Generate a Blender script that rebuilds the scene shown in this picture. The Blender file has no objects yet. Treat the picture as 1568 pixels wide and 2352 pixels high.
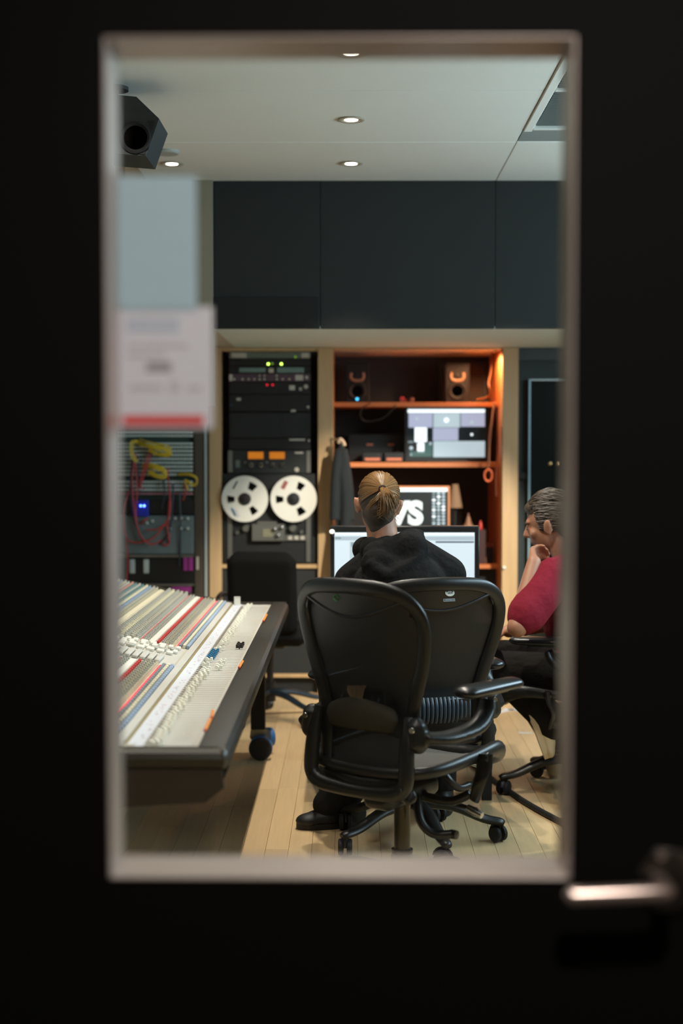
import bpy, bmesh, math, random
from mathutils import Vector, Matrix, Euler

random.seed(7)
PI = math.pi
scene = bpy.context.scene
COL = scene.collection

# ------------------------------------------------------------------ camera
F = 3267.0                    # focal length in pixels of the 1568 x 2352 frame (50 mm on a 24 x 36 frame)
EYE = 1.42
PITCH = math.atan(144.0 / F)
YAW = math.atan(22.0 / F)
cam_data = bpy.data.cameras.new("camera")
cam_data.sensor_fit = 'VERTICAL'
cam_data.sensor_height = 36.0
cam_data.sensor_width = 24.0
cam_data.lens = 50.0
cam_data.clip_start = 0.05
cam_data.dof.use_dof = True
cam_data.dof.focus_distance = 5.05
cam_data.dof.aperture_fstop = 1.65
cam = bpy.data.objects.new("camera", cam_data)
COL.objects.link(cam)
cam.location = (0, 0, EYE)
cam.rotation_euler = (PI / 2 - PITCH, 0, YAW)
scene.camera = cam

_R = cam.rotation_euler.to_matrix()
_r, _u, _f = _R @ Vector((1, 0, 0)), _R @ Vector((0, 1, 0)), _R @ Vector((0, 0, -1))


def _ray(px, py):
    return _f * F + _r * (px - 784.0) + _u * (1176.0 - py)


def at(px, py, Y):
    """world point on the plane y = Y that the pixel looks at"""
    d = _ray(px, py)
    return Vector((0, 0, EYE)) + d * (Y / d.y)


def atz(px, py, z):
    d = _ray(px, py)
    return Vector((0, 0, EYE)) + d * ((z - EYE) / d.z)


# ------------------------------------------------------------------ world, exposure
world = bpy.data.worlds.new("world")
scene.world = world
world.use_nodes = True
world.node_tree.nodes["Background"].inputs[0].default_value = (0.35, 0.45, 0.5, 1)
world.node_tree.nodes["Background"].inputs[1].default_value = 0.01
vs = scene.view_settings
vs.view_transform = 'Standard'
vs.look = 'None'
vs.gamma = 1.0
vs.use_curve_mapping = False
vs.exposure = 1.0
scene.cycles.use_denoising = True
scene.cycles.max_bounces = 8
scene.cycles.diffuse_bounces = 5
scene.cycles.transparent_max_bounces = 16
scene.cycles.sample_clamp_indirect = 4.0
scene.cycles.caustics_reflective = False
scene.cycles.caustics_refractive = False

CEIL = 2.72
WARM = (1.0, 0.91, 0.79)
LAMP_SPOTS = [(0.0, 2.85), (0.0, 3.79), (0.0, 4.73), (0.0, 5.67), (0.0, 6.53),
              (-0.815, 3.79), (-0.815, 4.73), (-0.815, 5.67), (-0.815, 6.53)]
LAMP_POWER = 46.0             # each recessed ceiling spot
WINDOW_GLOW = 9.6             # cool light from the live-room window in the right wall
SHELF_LAMP = 11.0
LEFT_ROW = 0.17              # the left row is dimmed
HALL_LAMP = 21.0
FILL_SPOT = 390.0            # added unseen fill spot, brightens the equipment wall

# ------------------------------------------------------------------ helpers


def lin(c):
    def g(v):
        v /= 255.0
        return v / 12.92 if v <= 0.04045 else ((v + 0.055) / 1.055) ** 2.4
    return tuple(g(v) for v in c)


MATS = {}


def mat(name, rgb, rough=0.5, metal=0.0, var=0.0, scale=8.0, bump=0.0, bscale=60.0, spec=0.5, emit=None, estr=0.0, coat=0.0,
        stretch=None, random_obj=0.0, sheen=0.0, bdist=0.004):
    """procedural principled material; rgb in sRGB 0-255"""
    if name in MATS:
        return MATS[name]
    m = bpy.data.materials.new(name)
    m.use_nodes = True
    nt = m.node_tree
    b = nt.nodes["Principled BSDF"]
    c = lin(rgb)
    b.inputs["Base Color"].default_value = (*c, 1)
    b.inputs["Roughness"].default_value = rough
    b.inputs["Metallic"].default_value = metal
    b.inputs["Specular IOR Level"].default_value = spec
    b.inputs["Coat Weight"].default_value = coat
    b.inputs["Sheen Weight"].default_value = sheen
    if emit is not None:
        b.inputs["Emission Color"].default_value = (*lin(emit), 1)
        b.inputs["Emission Strength"].default_value = estr
    vec = None
    if var or bump:
        tc = nt.nodes.new("ShaderNodeTexCoord")
        mp = nt.nodes.new("ShaderNodeMapping")
        if stretch:
            mp.inputs["Scale"].default_value = stretch
        nt.links.new(tc.outputs["Object"], mp.inputs["Vector"])
        vec = mp.outputs["Vector"]
    col_socket = None
    if var:
        n = nt.nodes.new("ShaderNodeTexNoise")
        n.inputs["Scale"].default_value = scale
        n.inputs["Detail"].default_value = 5
        nt.links.new(vec, n.inputs["Vector"])
        mx = nt.nodes.new("ShaderNodeMix")
        mx.data_type = 'RGBA'
        mx.inputs["A"].default_value = (*[v * (1 - var) for v in c], 1)
        mx.inputs["B"].default_value = (*[min(1, v * (1 + var)) for v in c], 1)
        nt.links.new(n.outputs["Fac"], mx.inputs["Factor"])
        col_socket = mx.outputs["Result"]
    if random_obj:
        oi = nt.nodes.new("ShaderNodeObjectInfo")
        hv = nt.nodes.new("ShaderNodeHueSaturation")
        mr = nt.nodes.new("ShaderNodeMapRange")
        mr.inputs["To Min"].default_value = 1 - random_obj
        mr.inputs["To Max"].default_value = 1 + random_obj
        nt.links.new(oi.outputs["Random"], mr.inputs["Value"])
        nt.links.new(mr.outputs["Result"], hv.inputs["Value"])
        if col_socket:
            nt.links.new(col_socket, hv.inputs["Color"])
        else:
            hv.inputs["Color"].default_value = (*c, 1)
        col_socket = hv.outputs["Color"]
    if col_socket:
        nt.links.new(col_socket, b.inputs["Base Color"])
    if bump:
        n2 = nt.nodes.new("ShaderNodeTexNoise")
        n2.inputs["Scale"].default_value = bscale
        n2.inputs["Detail"].default_value = 3
        nt.links.new(vec, n2.inputs["Vector"])
        bp = nt.nodes.new("ShaderNodeBump")
        bp.inputs["Strength"].default_value = bump
        bp.inputs["Distance"].default_value = bdist
        nt.links.new(n2.outputs["Fac"], bp.inputs["Height"])
        nt.links.new(bp.outputs["Normal"], b.inputs["Normal"])
    MATS[name] = m
    return m


def emis(name, rgb, strength):
    strength *= 2.0 ** -vs.exposure
    if name in MATS:
        return MATS[name]
    m = bpy.data.materials.new(name)
    m.use_nodes = True
    nt = m.node_tree
    b = nt.nodes["Principled BSDF"]
    b.inputs["Base Color"].default_value = (*[v * .3 for v in lin(rgb)], 1)
    b.inputs["Emission Color"].default_value = (*lin(rgb), 1)
    b.inputs["Emission Strength"].default_value = strength
    b.inputs["Roughness"].default_value = 0.4
    MATS[name] = m
    return m


def glass_mat(name, tint=(1, 1, 1), gloss=1.0, ior=1.45):
    m = bpy.data.materials.new(name)
    m.use_nodes = True
    nt = m.node_tree
    nt.nodes.clear()
    out = nt.nodes.new("ShaderNodeOutputMaterial")
    tr = nt.nodes.new("ShaderNodeBsdfTransparent")
    tr.inputs[0].default_value = (*tint, 1)
    gl = nt.nodes.new("ShaderNodeBsdfGlossy")
    gl.inputs["Roughness"].default_value = 0.02
    fr = nt.nodes.new("ShaderNodeFresnel")
    fr.inputs[0].default_value = ior
    mu = nt.nodes.new("ShaderNodeMath")
    mu.operation = 'MULTIPLY'
    mu.inputs[1].default_value = gloss
    nt.links.new(fr.outputs[0], mu.inputs[0])
    mx = nt.nodes.new("ShaderNodeMixShader")
    nt.links.new(mu.outputs[0], mx.inputs[0])
    nt.links.new(tr.outputs[0], mx.inputs[1])
    nt.links.new(gl.outputs[0], mx.inputs[2])
    nt.links.new(mx.outputs[0], out.inputs[0])
    return m


def paper_mat(name, rgb, trans=0.45, rough=0.8, var=0.03):
    m = bpy.data.materials.new(name)
    m.use_nodes = True
    nt = m.node_tree
    nt.nodes.clear()
    out = nt.nodes.new("ShaderNodeOutputMaterial")
    d = nt.nodes.new("ShaderNodeBsdfDiffuse")
    t = nt.nodes.new("ShaderNodeBsdfTranslucent")
    n = nt.nodes.new("ShaderNodeTexNoise")
    n.inputs["Scale"].default_value = 9
    c = lin(rgb)
    mxc = nt.nodes.new("ShaderNodeMix")
    mxc.data_type = 'RGBA'
    mxc.inputs["A"].default_value = (*[v * (1 - var) for v in c], 1)
    mxc.inputs["B"].default_value = (*[min(1, v * (1 + var)) for v in c], 1)
    nt.links.new(n.outputs["Fac"], mxc.inputs["Factor"])
    for s in (d, t):
        nt.links.new(mxc.outputs["Result"], s.inputs[0])
    mx = nt.nodes.new("ShaderNodeMixShader")
    mx.inputs[0].default_value = trans
    nt.links.new(d.outputs[0], mx.inputs[1])
    nt.links.new(t.outputs[0], mx.inputs[2])
    nt.links.new(mx.outputs[0], out.inputs[0])
    MATS[name] = m
    return m


def frame_of(d):
    d = Vector(d).normalized()
    a = Vector((0, 0, 1)) if abs(d.z) < 0.9 else Vector((1, 0, 0))
    x = d.cross(a).normalized()
    return x, d.cross(x).normalized(), d


class MB:
    """collects shapes into one mesh"""

    def __init__(self):
        self.v = []
        self.f = []

    def add(self, vs_, fs):
        o = len(self.v)
        self.v += [tuple(p) for p in vs_]
        self.f += [tuple(i + o for i in f) for f in fs]
        return self

    def box(self, c, s, rot=None, ch=0.0):
        hx, hy, hz = s[0] / 2, s[1] / 2, s[2] / 2
        M = rot if isinstance(rot, Matrix) else (Euler(rot).to_matrix() if rot else None)
        c = Vector(c)
        if ch > 0:
            k = min(ch, hx * .95, hy * .95, hz * .95)
            pts, idx = [], {}
            for sx in (-1, 1):
                for sy in (-1, 1):
                    for sz in (-1, 1):
                        for ax in range(3):
                            p = [sx * (hx - k), sy * (hy - k), sz * (hz - k)]
                            p[ax] = (sx * hx, sy * hy, sz * hz)[ax]
                            idx[(sx, sy, sz, ax)] = len(pts)
                            pts.append(Vector(p))
            fs = []
            S = [(-1, -1), (1, -1), (1, 1), (-1, 1)]
            for sg in (-1, 1):
                fs.append([idx[(sg, a, b, 0)] for a, b in S])
                fs.append([idx[(a, sg, b, 1)] for a, b in S])
                fs.append([idx[(a, b, sg, 2)] for a, b in S])
            for a in (-1, 1):
                for b in (-1, 1):
                    fs.append([idx[(a, b, -1, 0)], idx[(a, b, 1, 0)], idx[(a, b, 1, 1)], idx[(a, b, -1, 1)]])
                    fs.append([idx[(a, -1, b, 0)], idx[(a, 1, b, 0)], idx[(a, 1, b, 2)], idx[(a, -1, b, 2)]])
                    fs.append([idx[(-1, a, b, 1)], idx[(1, a, b, 1)], idx[(1, a, b, 2)], idx[(-1, a, b, 2)]])
                    for d in (-1, 1):
                        fs.append([idx[(a, b, d, 0)], idx[(a, b, d, 1)], idx[(a, b, d, 2)]])
        else:
            pts = [Vector((x, y, z)) for z in (-hz, hz) for y in (-hy, hy) for x in (-hx, hx)]
            fs = [(0, 2, 3, 1), (4, 5, 7, 6), (0, 1, 5, 4), (2, 6, 7, 3), (0, 4, 6, 2), (1, 3, 7, 5)]
        if M:
            pts = [M @ p for p in pts]
        return self.add([p + c for p in pts], fs)

    def bb(self, x0, x1, y0, y1, z0, z1, ch=0.0):
        return self.box(((x0 + x1) / 2, (y0 + y1) / 2, (z0 + z1) / 2), (abs(x1 - x0), abs(y1 - y0), abs(z1 - z0)), None, ch)

    def tube(self, path, rad, n=10, closed=False, cap=True, flat=None, up=None):
        """sweep a circle (or ellipse: flat = (a, b)) along the path"""
        path = [Vector(p) for p in path]
        m = len(path)
        if not hasattr(rad, '__len__'):
            rad = [rad] * m
        vs_, fs = [], []
        px = None
        for i, p in enumerate(path):
            if closed:
                t = path[(i + 1) % m] - path[i - 1]
            else:
                t = path[min(i + 1, m - 1)] - path[max(i - 1, 0)]
            if t.length < 1e-9:
                t = Vector((0, 0, 1))
            t.normalize()
            if up is not None:
                x = t.cross(Vector(up))
                if x.length < 1e-6:
                    x = px or frame_of(t)[0]
                x.normalize()
            elif px is None:
                x = frame_of(t)[0]
            else:
                x = (px - t * px.dot(t))
                x = x.normalized() if x.length > 1e-6 else frame_of(t)[0]
            px = x
            y = t.cross(x)
            fa, fb = flat if flat else (1, 1)
            for k in range(n):
                a = 2 * PI * k / n
                vs_.append(p + x * (math.cos(a) * rad[i] * fa) + y * (math.sin(a) * rad[i] * fb))
        segs = m if closed else m - 1
        for i in range(segs):
            a, b = i * n, ((i + 1) % m) * n
            for k in range(n):
                k2 = (k + 1) % n
                fs.append((a + k, a + k2, b + k2, b + k))
        if cap and not closed:
            fs.append(tuple(range(n - 1, -1, -1)))
            fs.append(tuple((m - 1) * n + k for k in range(n)))
        return self.add(vs_, fs)

    def cyl(self, p0, p1, r0, r1=None, n=16):
        return self.tube([p0, p1], [r0, r0 if r1 is None else r1], n)

    def lathe(self, prof, c=(0, 0, 0), axis=(0, 0, 1), n=24):
        """prof: list of (radius, height along axis)"""
        x, y, d = frame_of(axis)
        c = Vector(c)
        vs_, fs = [], []
        for r, h in prof:
            for k in range(n):
                a = 2 * PI * k / n
                vs_.append(c + d * h + x * (r * math.cos(a)) + y * (r * math.sin(a)))
        for i in range(len(prof) - 1):
            for k in range(n):
                k2 = (k + 1) % n
                fs.append((i * n + k, i * n + k2, (i + 1) * n + k2, (i + 1) * n + k))
        fs.append(tuple(range(n - 1, -1, -1)))
        fs.append(tuple((len(prof) - 1) * n + k for k in range(n)))
        return self.add(vs_, fs)

    def ball(self, c, r, n=16, m=10, rot=None):
        if not hasattr(r, '__len__'):
            r = (r, r, r)
        M = rot if isinstance(rot, Matrix) else (Euler(rot).to_matrix() if rot else Matrix.Identity(3))
        c = Vector(c)
        vs_, fs = [], []
        for i in range(1, m):
            ph = PI * i / m
            for k in range(n):
                a = 2 * PI * k / n
                vs_.append(c + M @ Vector((r[0] * math.sin(ph) * math.cos(a), r[1] * math.sin(ph) * math.sin(a), r[2] * math.cos(ph))))
        top = len(vs_)
        vs_.append(c + M @ Vector((0, 0, r[2])))
        vs_.append(c + M @ Vector((0, 0, -r[2])))
        for i in range(m - 2):
            for k in range(n):
                k2 = (k + 1) % n
                fs.append((i * n + k, (i + 1) * n + k, (i + 1) * n + k2, i * n + k2))
        for k in range(n):
            k2 = (k + 1) % n
            fs.append((top, k, k2))
            fs.append((top + 1, (m - 2) * n + k2, (m - 2) * n + k))
        return self.add(vs_, fs)

    def capsule(self, p0, p1, r0, r1, n=14):
        p0, p1 = Vector(p0), Vector(p1)
        L = (p1 - p0).length
        if L < 1e-6:
            return self.ball(p0, r0)
        prof = []
        for i in range(1, 6):
            a = PI / 2 * i / 5
            prof.append((r0 * math.sin(a), -r0 * math.cos(a)))
        for i in range(0, 5):
            a = PI / 2 * i / 5
            prof.append((r1 * math.cos(a), L + r1 * math.sin(a)))
        prof[0] = (prof[0][0], prof[0][1])
        return self.lathe(prof, p0, p1 - p0, n)

    def prism(self, pts, a, b, axis='y'):
        """extrude polygon pts (2-D) from a to b along the axis"""
        n = len(pts)
        vs_ = []
        for t in (a, b):
            for (p, q) in pts:
                vs_.append({'y': (p, t, q), 'x': (t, p, q), 'z': (p, q, t)}[axis])
        fs = [tuple(range(n)), tuple(range(2 * n - 1, n - 1, -1))]
        for i in range(n):
            j = (i + 1) % n
            fs.append((i, i + n, j + n, j))
        return self.add(vs_, fs)

    def mesh(self, name, smooth=40, material=None):
        me = bpy.data.meshes.new(name)
        me.from_pydata(self.v, [], self.f)
        bm = bmesh.new()
        bm.from_mesh(me)
        bmesh.ops.recalc_face_normals(bm, faces=bm.faces)
        bm.to_mesh(me)
        bm.free()
        if smooth:
            for p in me.polygons:
                p.use_smooth = True
            me.set_sharp_from_angle(angle=math.radians(smooth))
        if material:
            me.materials.append(material)
        return me

    def build(self, name, material, parent=None, smooth=40, **props):
        return link(name, self.mesh(name, smooth, material), parent, **props)


def link(name, me, parent=None, loc=None, label=None, category=None, group=None, kind=None):
    o = bpy.data.objects.new(name, me)
    COL.objects.link(o)
    if parent is not None:
        o.parent = parent
    if loc is not None:
        o.location = loc
    tag(o, label, category, group, kind)
    return o


def tag(o, label=None, category=None, group=None, kind=None):
    if label:
        o["label"] = label
    if category:
        o["category"] = category
    if group:
        o["group"] = group
    if kind:
        o["kind"] = kind
    return o


def thing(name, label, category, loc=(0, 0, 0), rz=0.0, group=None, kind=None):
    o = bpy.data.objects.new(name, None)
    o.empty_display_size = 0.1
    COL.objects.link(o)
    o.location = loc
    o.rotation_euler = (0, 0, rz)
    return tag(o, label, category, group, kind)


def struct(name, mb, material, parent=None, smooth=None):
    o = mb.build(name, material, parent, smooth)
    if parent is None:
        o["kind"] = "structure"
    return o


def rect(px0, py0, px1, py1, Y):
    a, b = at(px0, py0, Y), at(px1, py1, Y)
    return a.x, b.x, b.z, a.z          # x0, x1, z0, z1


def smooth_path(pts, n=8, closed=False):
    """Catmull-Rom through the points"""
    P = [Vector(p) for p in pts]
    m = len(P)
    out = []
    segs = m if closed else m - 1
    for i in range(segs):
        if closed:
            p0, p1, p2, p3 = P[i - 1], P[i], P[(i + 1) % m], P[(i + 2) % m]
        else:
            p0, p1, p2, p3 = P[max(i - 1, 0)], P[i], P[i + 1], P[min(i + 2, m - 1)]
        for k in range(n):
            t = k / n
            out.append(0.5 * ((2 * p1) + (p2 - p0) * t + (2 * p0 - 5 * p1 + 4 * p2 - p3) * t * t + (3 * p1 - p0 - 3 * p2 + p3) * t ** 3))
    if not closed:
        out.append(P[-1])
    return out


def text(name, body, size, loc, material, parent, rot=(PI / 2, 0, 0), bold=0.0, depth=0.0005, align='CENTER', shear=0.0):
    cu = bpy.data.curves.new(name, 'FONT')
    cu.body = body
    cu.size = size
    cu.align_x = align
    cu.align_y = 'CENTER'
    cu.offset = bold
    cu.extrude = depth
    cu.shear = shear
    tmp = bpy.data.objects.new(name + "_tmp", cu)
    COL.objects.link(tmp)
    dg = bpy.context.evaluated_depsgraph_get()
    me = bpy.data.meshes.new_from_object(tmp.evaluated_get(dg))
    bpy.data.objects.remove(tmp)
    me.materials.clear()
    me.materials.append(material)
    o = link(name, me, parent)
    o.location = loc
    o.rotation_euler = rot
    return o


def blob(name, mb, material, voxel=0.008, smooth_iter=6, parent=None):
    """fuse the collected shapes into one continuous skin"""
    me = mb.mesh(name + "_raw", None)
    o = bpy.data.objects.new(name, me)
    COL.objects.link(o)
    r = o.modifiers.new("fuse", 'REMESH')
    r.mode = 'VOXEL'
    r.voxel_size = voxel
    s = o.modifiers.new("smooth", 'SMOOTH')
    s.factor = 0.5
    s.iterations = smooth_iter
    dg = bpy.context.evaluated_depsgraph_get()
    me2 = bpy.data.meshes.new_from_object(o.evaluated_get(dg))
    o.modifiers.clear()
    o.data = me2
    me2.name = name
    for p in me2.polygons:
        p.use_smooth = True
    me2.materials.clear()
    me2.materials.append(material)
    if parent is not None:
        o.parent = parent
    return o


# ------------------------------------------------------------------ shared materials
M_black = mat("black_plastic", (22, 23, 23), 0.42, bump=0.05, bscale=300)
M_blackmatte = mat("black_matte_paint", (15, 16, 15), 0.75, var=0.15, scale=12)
M_rack = mat("black_rack_steel", (12, 13, 12), 0.5, var=0.2, scale=30)
M_chrome = mat("chrome", (190, 190, 186), 0.18, 1.0)
M_silver = mat("brushed_silver", (150, 148, 140), 0.35, 0.85, var=0.1, scale=80)
M_cream = mat("cream_plastic", (206, 200, 178), 0.45, var=0.05, scale=40)
M_white = mat("white_plastic", (222, 220, 210), 0.45, var=0.04, scale=40)
M_wood = mat("oak_veneer", (184, 151, 108), 0.5, var=0.22, scale=5, stretch=(6, 6, 0.5))
M_shelfwood = mat("orange_oak_veneer", (196, 116, 62), 0.5, var=0.2, scale=5, stretch=(0.6, 6, 6))
M_rubber = mat("black_rubber", (14, 14, 14), 0.7)
M_skin = mat("skin", (166, 116, 90), 0.5, var=0.08, scale=30, bump=0.06, bscale=200, spec=0.4)

# ================================================================== THE SETTING
DY0, DY1 = 1.90, 2.00                       # door leaf, near and far face
RX0, RX1 = -2.6, 2.4                        # the control room
RY1 = 9.15
M_ceiling = mat("white_ceiling_board", (206, 206, 198), 0.85, var=0.03, scale=3)
M_wallpale = mat("pale_grey_wall", (176, 184, 182), 0.85, var=0.04, scale=4)
M_walldark = mat("charcoal_fabric_wall", (23, 26, 24), 0.9, var=0.1, scale=20, bump=0.1, bscale=500)
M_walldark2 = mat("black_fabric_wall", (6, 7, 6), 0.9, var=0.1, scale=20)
M_plank = mat("oak_floor", (212, 181, 136), 0.38, var=0.16, scale=7, stretch=(9, 0.5, 1), bump=0.06, bscale=60, random_obj=0.1)
M_gapfloor = mat("floor_underlay", (140, 106, 70), 0.8)
M_door = mat("black_door_lacquer", (5, 5, 4), 0.8, var=0.1, scale=6, spec=.12)
M_reveal = mat("satin_aluminium_reveal", (178, 166, 158), 0.33, 0.35, var=0.06, scale=6, bump=0.03, bscale=40)

# floor: underlay slab plus separate boards
fl = struct("floor", MB().bb(RX0, RX1, DY1, RY1, -0.1, -0.018), M_gapfloor)
PW = 0.082
plank_cache = {}


def plank_mesh(L):
    k = round(L, 2)
    if k not in plank_cache:
        plank_cache[k] = MB().box((0, 0, 0), (PW - 0.001, k - 0.001, 0.018), None, 0.0006).mesh("plank", None, M_plank)
    return plank_cache[k]


far_mb = MB()
nrow = int((RX1 - RX0) / PW)
rp = random.Random(3)
for i in range(nrow + 1):
    x = RX0 + PW * (i + 0.5)
    if x + PW / 2 > RX1:
        break
    near = -0.98 < x < 1.15
    y = DY1 + 2.3 if near else DY1
    if near:
        far_mb.box((x, DY1 + 1.15, -0.009), (PW - 0.0016, 2.3, 0.018))
    y += 0.0
    first = True
    while y < RY1 - 0.05:
        L = rp.choice([0.9, 1.2, 1.5, 1.8])
        if first:
            L = rp.choice([0.4, 0.7, 1.0, 1.3])
            first = False
        L = min(L, RY1 - y)
        if near and y < 8.2:
            link("plank", plank_mesh(L), fl, (x, y + L / 2, -0.009))
        else:
            far_mb.box((x, y + L / 2, -0.009), (PW - 0.0016, L - 0.0016, 0.018))
        y += L
o = far_mb.build("outlying_planks", M_plank, fl, None)
o["kind"] = "stuff"

# ceiling boards with fine joints (0.87 m apart), edge strip and vent field on the right
XE = at(1140, 415, 6.9).x                   # long joint
XE = 0.70
ce = struct("ceiling", MB().bb(RX0, RX1, DY1, RY1, CEIL + 0.02, CEIL + 0.12), M_ceiling)
ys = [DY1, 2.61, 3.48, 4.35, 5.22, 6.09, 6.96]
for a, b in zip(ys[:-1], ys[1:]):
    MB().bb(RX0, XE - 0.0012, a + 0.0025, b - 0.0025, CEIL, CEIL + 0.02, 0.003).build("panel", M_ceiling, ce, None)
MB().bb(XE + 0.0012, RX1, 6.09 + 0.0025, 6.96, CEIL - 0.0, CEIL + 0.02, 0.003).build("panel", M_ceiling, ce, None)
M_vent = mat("grey_vent_grille", (84, 90, 86), 0.6)
M_ventback = mat("vent_shadow_board", (52, 57, 54), 0.9)
MB().bb(XE + 0.036, RX1, 2.0, 6.087, CEIL + 0.012, CEIL + 0.02).build("vent_backing", M_ventback, ce, None)
MB().bb(XE + 0.003, XE + 0.038, 2.0, 5.88, CEIL - 0.004, CEIL + 0.016, 0.003).build("edge_strip", M_ceiling, ce, None)
for yy in (3.48, 4.35, 5.22, 5.84):
    MB().bb(XE + 0.038, RX1, yy - 0.012, yy + 0.012, CEIL - 0.004, CEIL + 0.016, 0.002).build("cross_strip", M_ceiling, ce, None)
MB().bb(XE + 0.004, RX1, 5.86, 6.085, CEIL + 0.002, CEIL + 0.02).build("grey_panel", mat("grey_ceiling_panel", (120, 126, 122), .8, var=.05), ce, None)
yy = 3.6
slat_me = MB().box((0, 0, 0), (RX1 - XE - 0.048, 0.018, 0.007), (0.5, 0, 0)).mesh("slat", None, M_vent)
while yy < 5.82:
    if min(abs(yy - q) for q in (4.35, 5.22)) > 0.02:
        link("slat", slat_me, ce, ((RX1 + XE + 0.04) / 2, yy, CEIL + 0.006))
    yy += 0.03

# side and back walls
struct("wall_left", MB().bb(RX0 - 0.1, RX0, DY1, RY1, -0.1, CEIL + 0.1), M_wallpale)
WZ0, WZ1, WY0, WY1 = 1.6, 2.45, 3.2, 6.5
wr = MB()
wr.bb(RX1, RX1 + 0.1, DY1, WY0, -0.1, CEIL + 0.1).bb(RX1, RX1 + 0.1, WY1, RY1, -0.1, CEIL + 0.1)
wr.bb(RX1, RX1 + 0.1, WY0, WY1, -0.1, WZ0).bb(RX1, RX1 + 0.1, WY0, WY1, WZ1, CEIL + 0.1)
struct("wall_right", wr, M_wallpale)
w1 = thing("window_1", None, None, kind="structure")
MB().bb(RX1 + 0.06, RX1 + 0.07, WY0, WY1, WZ0, WZ1).build("lit_pane", emis("cool_lit_window", (180, 208, 222), WINDOW_GLOW * 2.0 ** vs.exposure), w1, None)
wf = MB()
for (a, b, c, d) in ((WY0 - .04, WY0 + .02, WZ0 - .04, WZ1 + .04), (WY1 - .02, WY1 + .04, WZ0 - .04, WZ1 + .04),
                     (WY0, WY1, WZ0 - .04, WZ0 + .02), (WY0, WY1, WZ1 - .02, WZ1 + .04)):
    wf.bb(RX1 - 0.015, RX1 + 0.05, a, b, c, d)
wf.build("window_frame", M_blackmatte, w1, None)
struct("wall_back", MB().bb(RX0, RX1, RY1, RY1 + 0.1, -0.1, CEIL + 0.1), M_walldark)

# soffit over the equipment wall: charcoal fabric face, pale underside
SY = 6.96
SX0 = at(490, 560, SY).x
SZ = at(800, 755, SY).z
so = struct("wall_soffit", MB().bb(SX0 + 0.002, RX1, SY + 0.02, RY1, SZ + 0.012, CEIL + 0.02), M_walldark)
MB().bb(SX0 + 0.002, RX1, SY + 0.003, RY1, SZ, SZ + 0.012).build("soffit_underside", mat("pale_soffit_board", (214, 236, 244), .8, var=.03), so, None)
xs = [SX0, at(735, 560, SY).x, at(1137, 560, SY).x, RX1]
zmid = at(600, 683, SY).z
for a, b in zip(xs[:-1], xs[1:]):
    MB().bb(a + 0.001, b - 0.001, SY, SY + 0.02, SZ, CEIL + 0.001, 0.002).build("fabric_panel", M_walldark, so, None)
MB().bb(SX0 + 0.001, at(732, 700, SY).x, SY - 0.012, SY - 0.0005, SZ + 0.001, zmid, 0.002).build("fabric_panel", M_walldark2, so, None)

# lower bulkhead over the patch-bay alcove, left of the soffit
bk = struct("wall_bulkhead", MB().bb(RX0, SX0 - .002, 6.93, 7.02, 1.63, CEIL + 0.02), mat("taupe_wall_paint", (132, 124, 104), .85, var=.06, scale=5))
struct("ceiling_alcove", MB().bb(RX0, SX0, 7.02, RY1, SZ, SZ + .03), mat("alcove_board", (190, 192, 184), .8, var=.04))
# brown return wall beside the ceiling speaker
struct("wall_return", MB().bb(-1.03, -0.985, 6.25, 6.9, 1.63, CEIL + 0.015), mat("brown_panelling", (112, 88, 58), .7, var=.15, scale=6))

# wall with the door we look through, and the hallway on our side
DX0, DX1, DZ1 = -0.52, 0.52, 2.12
wfz = MB()
wfz.bb(RX0 - .1, DX0 - .05, DY0, DY1, -.1, CEIL + .1).bb(DX1 + .05, RX1 + .1, DY0, DY1, -.1, CEIL + .1)
wfz.bb(DX0 - .05, DX1 + .05, DY0, DY1, DZ1 + .04, CEIL + .1)
struct("wall_front", wfz, M_blackmatte)
M_hall = mat("hall_wall_paint", (120, 112, 100), 0.85, var=0.05, scale=4)
struct("wall_hall_back", MB().bb(-1.6, 1.6, -1.5, -1.4, -.1, 2.8), M_hall)
struct("wall_hall_left", MB().bb(-1.6, -1.5, -1.4, DY0, -.1, 2.8), M_hall)
struct("wall_hall_right", MB().bb(1.5, 1.6, -1.4, DY0, -.1, 2.8), M_hall)
struct("floor_hall", MB().bb(-1.6, 1.6, -1.5, DY1, -.1, 0.0), mat("hall_carpet", (58, 54, 50), .95, var=.2, scale=90))
struct("ceiling_hall", MB().bb(-1.6, 1.6, -1.5, DY0, 2.7, 2.8), mat("hall_ceiling", (196, 190, 180), .85, var=.03))

# the door: stiles, rails, reveal lining, glass, lever
gx0, gx1 = at(243, 1052, DY0).x, at(1317, 1052, DY0).x
gz0, gz1 = at(784, 2020, DY0).z, at(784, 82, DY0).z
dr = thing("door_1", "black door with a tall glazed window and a lever handle", None, kind="structure")
MB().bb(DX0, gx0, DY0, DY1, 0.005, DZ1).build("stile", M_door, dr, None)
MB().bb(gx1, DX1, DY0, DY1, 0.005, DZ1).build("stile", M_door, dr, None)
MB().bb(gx0, gx1, DY0, DY1, gz1, DZ1).build("top_rail", M_door, dr, None)
MB().bb(gx0, gx1, DY0, DY1, 0.005, gz0).build("bottom_rail", M_door, dr, None)
t = 0.004
RD0, RD1 = DY0 - 0.002, DY1 + 0.002
MB().bb(gx0, gx0 + t, RD0, RD1, gz0, gz1, .0015).build("window_reveal", M_reveal, dr, None)
MB().bb(gx1 - t, gx1, RD0, RD1, gz0, gz1, .0015).build("window_reveal", M_reveal, dr, None)
MB().bb(gx0 + t, gx1 - t, RD0, RD1, gz1 - t, gz1, .0015).build("window_reveal", M_reveal, dr, None)
MB().bb(gx0 + t, gx1 - t, RD0, RD1, gz0, gz0 + t, .0015).build("window_reveal", M_reveal, dr, None)
GY = DY1 - 0.008
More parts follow.
